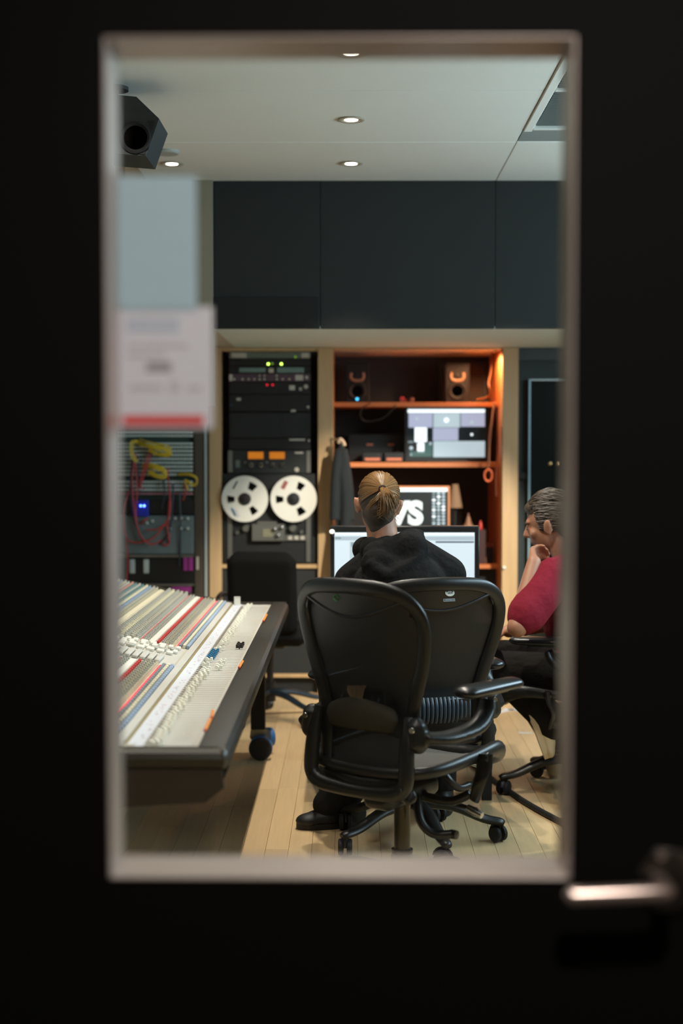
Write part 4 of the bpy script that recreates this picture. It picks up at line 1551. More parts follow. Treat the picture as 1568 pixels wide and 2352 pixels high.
def pellicle(name, rgb, cover=.62, freq=190.0):
    m = bpy.data.materials.new(name)
    m.use_nodes = True
    nt = m.node_tree
    b = nt.nodes["Principled BSDF"]
    b.inputs["Base Color"].default_value = (*lin(rgb), 1)
    b.inputs["Roughness"].default_value = .5
    tc = nt.nodes.new("ShaderNodeTexCoord")
    mp = nt.nodes.new("ShaderNodeMapping")
    nt.links.new(tc.outputs["Object"], mp.inputs["Vector"])
    wv = nt.nodes.new("ShaderNodeTexWave")
    wv.bands_direction = 'X'
    wv.inputs["Scale"].default_value = freq / (2 * PI) * 1.6
    wv.inputs["Distortion"].default_value = 0.0
    nt.links.new(mp.outputs["Vector"], wv.inputs["Vector"])
    mr = nt.nodes.new("ShaderNodeMapRange")
    mr.inputs["From Min"].default_value = 0.25
    mr.inputs["From Max"].default_value = 0.6
    mr.inputs["To Min"].default_value = cover
    mr.inputs["To Max"].default_value = 1.0
    nt.links.new(wv.outputs["Fac"], mr.inputs["Value"])
    nt.links.new(mr.outputs["Result"], b.inputs["Alpha"])
    MATS[name] = m
    return m


M_mesh = pellicle("woven_chair_mesh", (15, 16, 16), .92)
M_seatmesh = mat("woven_seat_mesh", (74, 69, 62), .8, var=.15, scale=200, bump=.2, bscale=400)


def castor(parent, pos, ang, M_=None):
    cx, cy, cz_ = pos
    d = Vector((math.cos(ang), math.sin(ang), 0))
    s = Vector((-d.y, d.x, 0))
    ctr = Vector((cx, cy, .03)) - d * .012
    wh = MB()
    for sg in (-1, 1):
        wh.lathe([(0, 0), (.024, 0), (.029, .003), (.029, .014), (.025, .018), (.006, .019), (0, .019)], ctr + s * (sg * .006), s * sg, 20)
    o = wh.build("castor_wheels", M_rubber, parent)
    hood = MB()
    hood.cyl((cx, cy, .03), (cx, cy, cz_), .007, .007, 10)
    pts = [ctr + Vector((0, 0, .0))]
    hood.tube([ctr + (d * math.cos(a) + Vector((0, 0, 1)) * math.sin(a)) * .033 for a in [PI * .05 + PI * .9 * k / 8 for k in range(9)]], .006, 8, flat=(1.6, .6))
    hood.build("castor_hood", M_black, parent)


def star_base(root, R_, a0, hubz=.13, tipz=.082, m=None, w=.024):
    for k in range(5):
        a = a0 + 2 * PI * k / 5
        d = Vector((math.cos(a), math.sin(a), 0))
        path = [d * .03 + Vector((0, 0, hubz)), d * (R_ * .45) + Vector((0, 0, hubz - .012)), d * (R_ * .8) + Vector((0, 0, tipz + .012)), d * (R_ - .004) + Vector((0, 0, tipz)), d * (R_ + .012) + Vector((0, 0, tipz - .006))]
        lg = MB().tube(smooth_path(path, 4), resample([w * 1.25, w * 1.1, w * .95, w * .85, w * .6], 17), 10, flat=(1, .72), up=(0, 0, 1)).build("base_leg", m or M_star, root)
        castor(lg, (d.x * R_, d.y * R_, tipz), a + .9 * (-1) ** k)


BZ = [(.375, -.225), (.5, -.212), (.62, -.205), (.75, -.228), (.9, -.268), (1.0, -.298), (1.1, -.33)]


def back_y(z, x=0.0):
    for (za, ya), (zb_, yb) in zip(BZ[:-1], BZ[1:]):
        if z <= zb_:
            t_ = (z - za) / (zb_ - za)
            break
    return ya + (yb - ya) * t_ + .95 * x * x


LOOP = [(0, 1.0), (.12, .994), (.188, .972), (.228, .925), (.236, .865), (.222, .785), (.196, .70), (.174, .62), (.164, .55), (.160, .47), (.150, .430), (.11, .408), (0, .398)]


def half_at(z):
    best = 0
    pts = smooth_path([Vector((a, 0, b)) for a, b in LOOP], 6)
    for p_, q_ in zip(pts[:-1], pts[1:]):
        if (p_.z - z) * (q_.z - z) <= 0 and abs(p_.z - q_.z) > 1e-6:
            t_ = (z - p_.z) / (q_.z - p_.z)
            best = max(best, p_.x + (q_.x - p_.x) * t_)
    return best


def mesh_chair(label, loc, theta, lift=0.0, a0=.3, logo=None, wide=1.0, lumbar="pillow", pad_z=0.0, hubz=.145, tipz=.076, group="mesh office chairs"):
    root = thing("mesh_office_chair", label, "chair", (loc[0], loc[1], 0), -theta, group)
    L = Vector((0, 0, lift))
    star_base(root, .31, a0, hubz, tipz)
    MB().lathe([(0, .085), (.034, .085), (.036, .15), (.031, .165), (0, .165)], (0, 0, 0), (0, 0, 1), 24).build("hub", M_silver, root)
    cl = MB().lathe([(.0, .16), (.033, .16), (.034, .172), (.026, .176), (.026, .32 + lift), (0, .32 + lift)], (0, 0, 0), (0, 0, 1), 24)
    cl.build("gas_lift", M_liftm, root)
    # tilt mechanism
    me_ = MB().box((0, -.005, .345 + lift), (.15, .24, .075), None, .022)
    me_.box((0, -.10, .335 + lift), (.11, .10, .06), (.35, 0, 0), .02)
    for sg in (-1, 1):
        me_.tube(smooth_path([L + Vector((sg * .05, -.06, .345)), L + Vector((sg * .12, -.14, .36)), L + Vector((sg * .175, -.215, .385))], 5), .024, 10)
        me_.tube(smooth_path([L + Vector((sg * .06, .0, .33)), L + Vector((sg * .16, .03, .32)), L + Vector((sg * .22, .05, .35))], 5), .016, 10)
    blob("tilt_mechanism", me_, M_frame, .007, 4, root)
    for sg in (-1, 1):
        pl = MB().tube(smooth_path([L + Vector((sg * .268, .05, .478)), L + Vector((sg * .270, .045, .44)), L + Vector((sg * .262, .03, .39)), L + Vector((sg * .232, .05, .33))], 5), resample([.03, .028, .02, .017], 16), 12, flat=(.45, 1), up=(1, 0, 0))
        o_ = pl.build("seat_link", M_frame, root)
        MB().lathe([(0, 0), (.018, 0), (.018, .006), (.009, .009), (.008, .014), (0, .015)], L + Vector((sg * .281, .05, .468)), (sg, 0, 0), 18).build("pivot_cap", M_pad, o_)
    # controls on the right
    MB().tube(smooth_path([L + Vector((.07, -.02, .33)), L + Vector((.11, -.06, .27)), L + Vector((.15, -.05, .235)), L + Vector((.20, -.02, .235))], 6), .014, 10).build("tilt_lever", M_frame, root)
    MB().cyl(L + Vector((.08, .06, .305)), L + Vector((.235, .06, .30)), .007, .007, 10).build("lever_rod", M_frame, root)
    MB().ball(L + Vector((.245, .045, .385)), (.014, .018, .024), 12, 8).build("thumb_knob", mat("pale_blue_grey_knob", (130, 146, 152), .3), root)
    MB().lathe([(0, -.03), (.012, -.03), (.014, 0), (.010, .024), (0, .026)], L + Vector((.25, .03, .30)), (1, 0, -.3), 14).build("tension_knob", M_chrome, root)
    MB().lathe([(0, -.012), (.014, -.012), (.014, .01), (0, .012)], L + Vector((.205, -.02, .235)), (1, 0, 0), 14).build("lever_cap", M_frame, root)
    # seat
    hw, n = .262 * wide, 40
    loop = []
    for k in range(n):
        a = 2 * PI * k / n
        c_, s_ = math.cos(a), math.sin(a)
        x_ = hw * (abs(c_) ** .55) * (1 if c_ > 0 else -1)
        y_ = .035 + .252 * (abs(s_) ** .6) * (1 if s_ > 0 else -1)
        z_ = .452 + .06 * y_ - .062 * max(0, (y_ - .13) / .157) ** 2 + .012 * (abs(x_) / hw) ** 2
        loop.append(Vector((x_, y_, z_)) + L)
    MB().tube(loop, [.019 + .012 * max(0, min(1, (q_.y - .05) / .2)) for q_ in loop], 12, True, flat=(.8, 1.0), up=(0, 0, 1)).build("seat_frame", M_frame, root)
    sm = MB()
    rings = 7
    ctr = Vector((0, .03, .450)) + L
    vs_ = [ctr]
    for i in range(1, rings + 1):
        for q in loop:
            f_ = i / rings
            p_ = ctr.lerp(q, f_)
            p_.z = ctr.z + (q.z - ctr.z) * f_ ** 2 - .012 * (1 - f_ ** 2)
            vs_.append(p_)
    fs = [(0, 1 + k, 1 + (k + 1) % n) for k in range(n)]
    for i in range(rings - 1):
        for k in range(n):
            fs.append((1 + i * n + k, 1 + (i + 1) * n + k, 1 + (i + 1) * n + (k + 1) % n, 1 + i * n + (k + 1) % n))
    o_ = sm.add(vs_, fs).build("seat_mesh", M_seatmesh, root)
    sd = o_.modifiers.new("thickness", 'SOLIDIFY')
    sd.thickness = .006
    # back frame
    def bp(x, z, off=0.0):
        return Vector((x * wide, back_y(z, x) + off, z)) + L
    half = smooth_path([Vector((a, 0, b)) for a, b in LOOP], 5)
    pts = [bp(p_.x, p_.z) for p_ in half] + [bp(-p_.x, p_.z) for p_ in half[-2:0:-1]]
    fr_ = MB().tube(pts, .0185, 12, True, flat=(1.25, .62), up=(0, 1, 0))
    bf = fr_.build("back_frame", M_frame, root, 60)
    # head band: crescent under the rim
    nb, rows_ = 25, 4
    vs_, fs = [], []
    for side in (0, 1):
        for j in range(rows_ + 1):
            for k in range(nb):
                x_ = -.205 + .41 * k / (nb - 1)
                ax = abs(x_) / .205
                ztop = 1.0 - .006 - .03 * ax ** 3 - .05 * ax ** 8
                zbot = .918 + .012 * math.cos(ax * PI) * -1 + .035 * ax ** 2.2
                z_ = zbot + (ztop - zbot) * j / rows_
                vs_.append(bp(x_, z_, .006 - .010 * side))
    m_ = nb * (rows_ + 1)
    for side in (0, 1):
        for j in range(rows_):
            for k in range(nb - 1):
                a = side * m_ + j * nb + k
                fs.append((a, a + 1, a + nb + 1, a + nb))
    for k in range(nb - 1):
        fs.append((k, k + 1, m_ + k + 1, m_ + k))
        a = rows_ * nb + k
        fs.append((a, a + 1, m_ + a + 1, m_ + a))
    MB().add(vs_, fs).build("head_band", M_frame, root, 50)
    path = [bp(-.205 + .41 * k / 24, .918 - .012 * math.cos(abs(-.205 + .41 * k / 24) / .205 * PI) + .035 * (abs(-.205 + .41 * k / 24) / .205) ** 2.2, -.004) for k in range(25)]
    MB().tube(path, .005, 8).build("band_edge", M_frame, root)
    # mesh
    nz, nx = 28, 13
    vs_, fs = [], []
    for j in range(nz):
        z_ = .404 + (.945 - .404) * j / (nz - 1)
        h_ = half_at(z_) - .006
        for k in range(nx):
            x_ = -h_ + 2 * h_ * k / (nx - 1)
            vs_.append(bp(x_, z_, .010 + .025 * (1 - (x_ / max(h_, .01)) ** 2) * .6))
    for j in range(nz - 1):
        for k in range(nx - 1):
            fs.append((j * nx + k, j * nx + k + 1, (j + 1) * nx + k + 1, (j + 1) * nx + k))
    MB().add(vs_, fs).build("back_mesh", M_mesh, root)
    # lower carrier: two uprights joined under the back
    car = [(-.178, .615, -.012), (-.186, .54, -.024), (-.190, .46, -.026), (-.184, .415, -.024), (-.15, .390, -.022), (-.07, .381, -.022), (0, .379, -.022),
           (.07, .381, -.022), (.15, .390, -.022), (.184, .415, -.024), (.190, .46, -.026), (.186, .54, -.024), (.178, .615, -.012)]
    MB().tube(smooth_path([Vector((a * wide, back_y(max(b, .376)) + c + .01, b)) + L for a, b, c in car], 5), resample([.016, .024, .026, .026, .026, .022, .02, .022, .026, .026, .026, .024, .016], 61), 12, flat=(.95, .75), up=(0, 1, 0)).build("back_carrier", M_frame, root)
    for sg in (-1, 1):
        MB().lathe([(0, 0), (.007, 0), (.006, .003), (0, .003)], Vector((sg * .184 * wide, back_y(.41) - .036, .41)) + L, (0, -1, 0), 12).build("bolt", M_star, root)
        br = MB().box(Vector((sg * .212 * wide, -.205, .565)) + L, (.062, .06, .105), (0, sg * -.12, 0), .02)
        br.tube(smooth_path([Vector((sg * .215, -.2, .56)) + L, Vector((sg * .255, -.13, .555)) + L, Vector((sg * .28, -.03, .57)) + L, Vector((sg * .283, .03, .605)) + L, Vector((sg * .28, .05, .645 + pad_z)) + L], 6), resample([.030, .034, .034, .030, .027], 25), 12, flat=(.62, 1.1), up=(1, 0, 0))
        blob("arm_support", br, M_frame, .006, 4, root)
        MB().lathe([(0, 0), (.010, 0), (.008, .004), (0, .004)], Vector((sg * .213 * wide, -.236, .585)) + L, (0, -1, 0), 12).build("bolt", M_chrome, root)
        MB().box(Vector((sg * .285, .05, .668 + pad_z)) + L, (.05, .16, .014), None, .005).build("pad_plate", M_black, root)
        pdm = MB().capsule(Vector((sg * .275, -.055, .680 + pad_z)) + L, Vector((sg * .292, .165, .680 + pad_z)) + L, .046, .040, 18)
        pdm.v = [(a, b, (c - (.680 + pad_z + lift)) * (.42 if c < .680 + pad_z + lift else .50) + .680 + pad_z + lift) for a, b, c in pdm.v]
        pdm.build("arm_pad", M_pad, root, 70)
    # lumbar
    if lumbar == "pillow":
        lm = MB()
        for k in range(25):
            x_ = -.11 + .22 * k / 24
            lm.ball(bp(x_, .595 + .018 * math.cos(x_ * 12) , -.03 + x_ * x_ * 1.2), (.03, .022, .05 - .9 * x_ * x_), 12, 8)
        blob("lumbar_pad", lm, M_lumbar, .006, 5, root)
    else:
        lp = MB()
        for k in range(17):
            x_ = -.12 + .24 * k / 16
            lp.tube(smooth_path([bp(x_, .60, -.03), bp(x_, .575, -.042), bp(x_, .54, -.04), bp(x_, .515, -.026)], 4), .006, 8)
        o_ = lp.build("lumbar_ribs", mat("slate_blue_lumbar", (50, 66, 80), .45), root)
        MB().box(bp(0, .557, -.022), (.26, .02, .09), None, .008).build("lumbar_pad", M_frame, root)
    # badge on the head band
    fy = back_y(.957) - .0055
    if logo == "oval":
        b0 = Vector((.03, back_y(.968, .03) - .0068, .968)) + L
        tilt = math.atan2(.03, .10)
        R3 = Matrix.Rotation(-tilt, 3, 'X')
        ov = MB().lathe([(0, 0), (.0165, 0), (.0165, .001), (0, .001)], (0, 0, 0), (0, -1, 0), 28)
        ov.v = [tuple(b0 + R3 @ Vector((a, b, c * .72))) for a, b, c in ov.v]
        ov.build("oval_sticker", M_white, root)
        M_mark = mat("dark_print", (50, 58, 62), .6)
        arc = MB()
        arc.tube([b0 + R3 @ Vector((.012 * math.cos(a), -.0016, .0085 * math.sin(a) - .0005)) for a in [PI * (.12 + .76 * k / 10) for k in range(11)]], .0012, 6)
        for dx in (-.006, -.002, .003, .007):
            arc.tube([b0 + R3 @ Vector((dx, -.0016, .003)), b0 + R3 @ Vector((dx + .001, -.0016, -.003)), b0 + R3 @ Vector((dx + .003, -.0016, -.002))], .0007, 5)
        arc.build("sticker_print", M_mark, root)
        b1 = Vector((.03, back_y(.943, .03) - .0068, .943)) + L
        lb1 = MB().box((0, 0, 0), (.042, .0012, .0095), None, .0005)
        lb1.v = [tuple(b1 + R3 @ Vector(q)) for q in lb1.v]
        lb1.build("label_plate", mat("pale_label_plate", (178, 186, 188), .5), root, None)
        tx = text("label_text", "herman miller", .0062, b1 + R3 @ Vector((.003, -.0009, 0)), M_mark, root, rot=(PI / 2 - tilt, 0, 0), bold=.00012, depth=.0001)
        sq = MB().box((-.0165, -.0008, 0), (.004, .0004, .004))
        sq.v = [tuple(b1 + R3 @ Vector(q)) for q in sq.v]
        sq.build("label_mark", M_mark, root, None)
    elif logo == "ring":
        b0 = Vector((-.035, back_y(.962, .035) - .0068, .962)) + L
        mg = mat("green_print", (60, 140, 84), .5)
        rg_ = MB().tube([b0 + Vector((.0095 * math.cos(a), 0, .0095 * math.sin(a))) for a in [PI * (.05 + 1.65 * k / 16) for k in range(17)]], .0019, 6)
        rg_.tube([b0 + Vector((.0, 0, .001)), b0 + Vector((.004, 0, .002)), b0 + Vector((.0105, 0, .001))], .0018, 6)
        rg_.build("green_logo", mg, root)
    return root


CH_A = mesh_chair("empty mesh chair in front with a green ring badge, turned to the right", (.160, 4.40), math.radians(37), .02, a0=math.radians(18), logo="ring", wide=.93, hubz=.098, tipz=.062)
CH_B = mesh_chair("mesh chair with a white oval sticker behind the seated man", (.23, 5.09), math.radians(-15), -.035, a0=math.radians(-102 + 15 - 0), logo="oval", wide=1.02, lumbar="ribs")
CH_D = mesh_chair("mesh chair under the man in the red shirt", (.93, 5.84), math.radians(-68), -.02, a0=math.radians(120), wide=1.0)

# upholstered task chair in front of the tape machine
tc_ = thing("upholstered_task_chair", "dark upholstered task chair in front of the tape machine", "chair", (-.425, 7.42, 0), math.radians(-8))
M_uph = mat("charcoal_upholstery", (17, 16, 14), .9, var=.15, scale=30, bump=.2, bscale=300, spec=.15)
star_base(tc_, .30, math.radians(-38), .15, .095, mat("blue_black_base", (40, 52, 62), .3, .4), .02)
MB().lathe([(0, .1), (.03, .1), (.03, .2), (.018, .2), (.018, .42), (0, .42)], (0, 0, 0), (0, 0, 1), 18).build("gas_lift", M_black, tc_)
bk_ = MB().box((0, -.20, .68), (.37, .07, .42), (.10, 0, 0), .05)
bk_.box((0, -.205, .83), (.35, .085, .15), (.1, 0, 0), .05)
blob("backrest", bk_, M_uph, .010, 10, tc_)
blob("seat", MB().box((0, .03, .455), (.46, .46, .09), None, .05), M_uph, .010, 8, tc_)
MB().bb(-.035, .035, -.235, -.215, .40, .62, .006).build("back_spine", M_black, tc_)
MB().box((0, 0, .405), (.2, .22, .03), None, .01).build("tilt_plate", M_black, tc_)
for sg in (-1, 1):
    MB().tube(smooth_path([(sg * .22, -.1, .43), (sg * .27, -.1, .50), (sg * .27, -.06, .62), (sg * .265, .02, .655), (sg * .265, .14, .645)], 6), .014, 10).build("arm_loop", M_black, tc_)

# ================================================================== PEOPLE
M_hood = mat("black_hoodie_cotton", (15, 15, 15), .95, var=.2, scale=40, bump=.55, bscale=16, spec=.2, bdist=.03)
M_trous = mat("black_trousers", (20, 20, 20), .9, var=.2, scale=30, bump=.5, bscale=14, bdist=.03, spec=.25)
M_hair1 = mat("golden_brown_hair", (128, 94, 54), .42, var=.45, scale=45, stretch=(1, 1, 1), spec=.5)
M_hair1d = mat("short_dark_brown_hair", (58, 46, 36), .6, var=.3, scale=80)
M_hair2 = mat("dark_wavy_hair", (70, 58, 46), .5, var=.4, scale=50)
M_redshirt = mat("raspberry_tshirt", (124, 26, 44), .9, var=.12, scale=20, bump=.5, bscale=12, bdist=.03, spec=.2)
M_pants2 = mat("charcoal_trousers", (30, 28, 26), .95, var=.2, scale=25, bump=.6, bscale=14, bdist=.03, spec=.15)
M_shoe1 = mat("black_shoe", (20, 20, 19), .55)
M_shoe2 = mat("cream_trainer", (216, 198, 164), .6, var=.08)
M_sole = mat("tan_trainer_panel", (170, 104, 66), .6)


def head_mesh(mb, c, fwd, up, s=1.0):
    """skull, jaw, brow, nose, lips, ears; fwd is the way the face looks"""
    fwd = Vector(fwd).normalized()
    up = Vector(up)
    up = (up - fwd * up.dot(fwd)).normalized()
    rt = fwd.cross(up)
    M_ = Matrix((rt, fwd, up)).transposed()

    def q(x, y, z):
        return c + M_ @ Vector((x, y, z)) * s
    mb.ball(q(0, -.012, .022), (.074 * s, .094 * s, .090 * s), 24, 16, M_)
    mb.ball(q(0, .022, -.035), (.060 * s, .068 * s, .078 * s), 20, 14, M_)
    mb.ball(q(0, .060, -.092), (.026 * s, .022 * s, .020 * s), 14, 10, M_)       # chin
    mb.ball(q(0, .078, .020), (.048 * s, .014 * s, .014 * s), 14, 8, M_)         # brow
    mb.capsule(q(0, .086, .006), q(0, .104, -.030), .009 * s, .014 * s, 12)      # nose
    mb.ball(q(.011, .094, -.034), .009 * s, 10, 8)
    mb.ball(q(-.011, .094, -.034), .009 * s, 10, 8)
    mb.ball(q(0, .084, -.058), (.024 * s, .010 * s, .006 * s), 12, 8, M_)        # lips
    mb.ball(q(0, .082, -.068), (.021 * s, .010 * s, .006 * s), 12, 8, M_)
    for sg in (-1, 1):
        mb.ball(q(sg * .030, .080, -.004), (.015 * s, .008 * s, .010 * s), 10, 8, M_)    # eyelid
        mb.ball(q(sg * .038, .062, -.028), (.022 * s, .02 * s, .02 * s), 10, 8, M_)      # cheek
        E_ = M_ @ Euler((0, sg * .16, sg * -.45)).to_matrix()
        mb.ball(q(sg * .080, -.006, -.012), (.008 * s, .020 * s, .034 * s), 12, 10, E_)  # ear
        mb.ball(q(sg * .089, -.016, .000), (.006 * s, .008 * s, .024 * s), 10, 8, E_)
    return q, M_


def hand(mb, wrist, dirv, palm_n, curl=.9, s=1.0, side=1):
    """palm, four bent fingers and a thumb leaving the side of the palm"""
    d = Vector(dirv).normalized()
    n = Vector(palm_n)
    n = (n - d * n.dot(d)).normalized()
    w = d.cross(n) * side
    base = Vector(wrist)
    for t_ in (-.022, 0, .022):
        mb.capsule(base + w * t_ * .6 + d * .008, base + w * t_ + d * .072 * s, .017, .014, 10)
    for i, (t_, L_) in enumerate(((-.030, .060), (-.011, .074), (.010, .078), (.029, .070))):
        p_ = base + w * t_ + d * .082 * s
        ang = 0.15
        r_ = .0088
        for sgm in (.45, .32, .25):
            ang += curl * .55
            v = d * math.cos(ang) + n * math.sin(ang)
            e = p_ + v * L_ * sgm
            mb.capsule(p_, e, r_, r_ * .92, 8)
            p_, r_ = e, r_ * .92
    p_ = base + w * .03 + d * .022
    e = p_ + (w * .7 + d * .6 + n * .45).normalized() * .036
    mb.capsule(p_, e, .012, .0105, 8)
    mb.capsule(e, e + (d * .8 + n * .55 + w * .1).normalized() * .030, .0105, .009, 8)


# ------------------------------------------------------------------ man at the screen
m1 = thing("person", "person in a black hoodie with tied-back hair, seated facing the screen", "person", (.2, 5.12, 0))
o1 = m1.location.copy()
HC1 = at(868, 1156, 5.32)
HC1.z = at(868, 1088, 5.32).z - .112
NB = at(880, 1250, 5.25)                     # nape at the collar
sk, cl_, tr_ = MB(), MB(), MB()
q1, HM1 = head_mesh(sk, HC1, (-.05, 1, -.05), (.05, .05, 1), .98)
sk.capsule(HC1 + Vector((.004, -.022, -.03)), NB + Vector((.004, .03, -.02)), .056, .060, 18)
P_sp = [Vector((.22, 5.10, .52)), Vector((.20, 5.12, .70)), Vector((.18, 5.17, .88)), Vector((.165, 5.23, 1.03))]
shR, shL = Vector((.352, 5.25, .955)), Vector((.01, 5.27, .925))
elR, elL = Vector((.425, 5.38, .70)), Vector((-.065, 5.40, .68))
wrR, wrL = Vector((.36, 5.63, .755)), Vector((.03, 5.63, .755))
hipL, hipR = Vector((.14, 5.13, .50)), Vector((.31, 5.13, .50))
knL, knR = Vector((.16, 5.50, .47)), Vector((.36, 5.57, .49))
anL, anR = Vector((-.05, 5.31, .10)), Vector((.36, 5.50, .10))


def torso(mb, g):
    mb.ball(P_sp[0], (.165 + g, .13 + g, .12 + g), 20, 12)
    mb.ball(P_sp[1], (.155 + g, .12 + g, .15 + g), 20, 12)
    mb.ball(P_sp[2], (.172 + g, .118 + g, .165 + g), 20, 12)
    mb.capsule(shL, P_sp[3] + Vector((-.03, 0, .0)), .062 + g, .060 + g)
    mb.capsule(shR, P_sp[3] + Vector((.06, 0, .0)), .062 + g, .064 + g)
    for a, b, c in ((shL, elL, wrL), (shR, elR, wrR)):
        mb.capsule(a, b, .056 + g, .043 + g)
        mb.capsule(b, c, .043 + g, .030 + g)


def legs(mb, g, hL, hR, kL, kR, aL, aR):
    for h_, k_, a_ in ((hL, kL, aL), (hR, kR, aR)):
        mb.capsule(h_, k_, .082 + g, .056 + g)
        mb.capsule(k_, a_, .055 + g, .040 + g)


torso(sk, -.004)
legs(sk, -.004, hipL, hipR, knL, knR, anL, anR)
hand(sk, wrL, (.25, 1, -.05), (0, 0, -1), .7, 1.0, 1)
hand(sk, wrR, (-.15, 1, -.05), (0, 0, -1), .7, 1.0, -1)
sk.capsule(anR, anR + Vector((0, .13, -.065)), .030, .02)
sk.capsule(anL, anL + Vector((-.10, -.03, -.068)), .030, .018)
for mb_ in (sk,):
    mb_.v = [tuple(Vector(v) - o1) for v in mb_.v]
blob("body", sk, M_skin, .0065, 5, m1)
torso(cl_, .014)
# hood bunched behind the neck
cl_.ball(at(906, 1278, 5.16), (.118, .055, .072), 22, 14, (0, .06, 0))
cl_.ball(at(880, 1300, 5.12), (.085, .040, .062), 20, 12, (0, .25, 0))
cl_.ball(at(940, 1262, 5.15), (.070, .050, .066), 20, 12, (0, -.3, 0))
cl_.ball(at(956, 1238, 5.20), (.034, .045, .030), 16, 10)
cl_.ball(at(850, 1258, 5.22), (.040, .050, .042), 16, 10, (0, .5, 0))
cl_.tube(smooth_path([at(842, 1244, 5.28), at(858, 1244, 5.21), at(885, 1246, 5.175), at(915, 1236, 5.175), at(944, 1226, 5.21), at(966, 1228, 5.27)], 5), resample([.012, .014, .016, .018, .022, .020], 26), 12)
cl_.tube(smooth_path([at(846, 1290, 5.10), at(890, 1322, 5.075), at(935, 1300, 5.09), at(968, 1268, 5.12)], 5), resample([.02, .026, .024, .016], 16), 10)
cl_.capsule(at(838, 1262, 5.36), at(920, 1262, 5.38), .05, .05)
# cuffs and hem
cl_.capsule(wrL - Vector((0, .03, 0)), wrL - Vector((0, .01, 0)), .043, .043)
cl_.capsule(wrR - Vector((0, .03, 0)), wrR - Vector((0, .01, 0)), .043, .043)
cl_.v = [tuple(Vector(v) - o1) for v in cl_.v]
blob("hoodie", cl_, M_hood, .0075, 4, m1)
legs(tr_, .012, hipL, hipR, knL, knR, anL, anR + Vector((0, 0, .02)))
tr_.capsule(knL, anL + Vector((.03, .02, .05)), .075, .085)
tr_.capsule(anL + Vector((.04, .02, .06)), anL + Vector((-.04, -.01, -.015)), .075, .056)
tr_.ball((.22, 5.12, .5), (.175, .14, .11), 18, 12)
tr_.v = [tuple(Vector(v) - o1) for v in tr_.v]
blob("trousers", tr_, M_trous, .009, 5, m1)


def shoe(root, o_, heel, toe, m, ms_, nm="shoe", h=.07, upv=Vector((0, 0, 1)), w=.044):
    d = (toe - heel)
    L_ = d.length
    d.normalize()
    s_ = d.cross(upv).normalized()
    M_ = Matrix((s_, d, s_.cross(d))).transposed()
    u_ = M_ @ Vector((0, 0, 1))
    mb_ = MB()
    mb_.ball(heel + d * .045 + u_ * .045, (w * .85, .055, .05), 16, 12, M_)
    mb_.ball(heel + d * L_ * .55 + u_ * .036, (w * 1.02, L_ * .36, .036), 16, 12, M_)
    mb_.ball(toe - d * .055 + u_ * .030, (w, .058, .028), 16, 12, M_)
    mb_.capsule(heel + d * .05 + u_ * .05, heel + d * .055 + u_ * (h + .025), .042, .040)
    mb_.v = [tuple(Vector(v) - o_) for v in mb_.v]
    sh_ = blob(nm, mb_, m, .006, 5, root)
    so_ = MB()
    pts = []
    for k in range(24):
        a = 2 * PI * k / 24
        pts.append(Vector((math.cos(a) * w * (1.0 + .12 * math.sin(a)), L_ / 2 + math.sin(a) * L_ / 2, 0)))
    vs_ = [heel + M_ @ q for q in pts] + [heel + M_ @ (q + Vector((0, 0, .022))) for q in pts]
    fs = [tuple(range(23, -1, -1)), tuple(range(24, 48))] + [(k, (k + 1) % 24, 24 + (k + 1) % 24, 24 + k) for k in range(24)]
    so_.add([v - o_ for v in vs_], fs)
    so_.build("sole", ms_, sh_)
    return sh_


shoe(m1, o1, Vector((.05, 5.335, .0)), Vector((-.205, 5.265, .0)), M_shoe1, M_shoe1)
shoe(m1, o1, Vector((.36, 5.44, .0)), Vector((.36, 5.70, .0)), M_shoe1, M_shoe1)

# hair: short sides, swept top, knot and loose ends
hr = MB()
hr.ball(q1(0, -.016, .028), (.0765, .096, .0915), 26, 18, HM1)
hr.ball(q1(0, -.050, -.03), (.062, .058, .068), 20, 14, HM1)
hr.ball(q1(0, -.062, -.075), (.040, .026, .045), 16, 10, HM1)
hr.v = [tuple(Vector(v) - o1) for v in hr.v]
ho = blob("hair", hr, M_hair1d, .006, 4, m1)
# trim the hair cap away from the face
bm = bmesh.new()
bm.from_mesh(ho.data)
Minv = HM1.transposed()
dead = []
for f_ in bm.faces:
    l_ = Minv @ (f_.calc_center_median() + o1 - HC1)
    if (l_.y > .058 and l_.z < .07) or (l_.y > .005 and l_.z < -.01):
        dead.append(f_)
bmesh.ops.delete(bm, geom=dead, context='FACES')
bm.to_mesh(ho.data)
bm.free()
st = MB()
rh = random.Random(4)
KN = Vector((.006, -.108, .052))             # knot, in head axes
kd = (KN - Vector((0, -.014, .026))).normalized()


def skull(v, lift=0.0):
    v = v.normalized()
    r_ = 1.0 / math.sqrt((v.x / (.0775 + lift)) ** 2 + (v.y / (.097 + lift)) ** 2 + (v.z / (.0925 + lift)) ** 2)
    return Vector((0, -.016, .028)) + v * r_


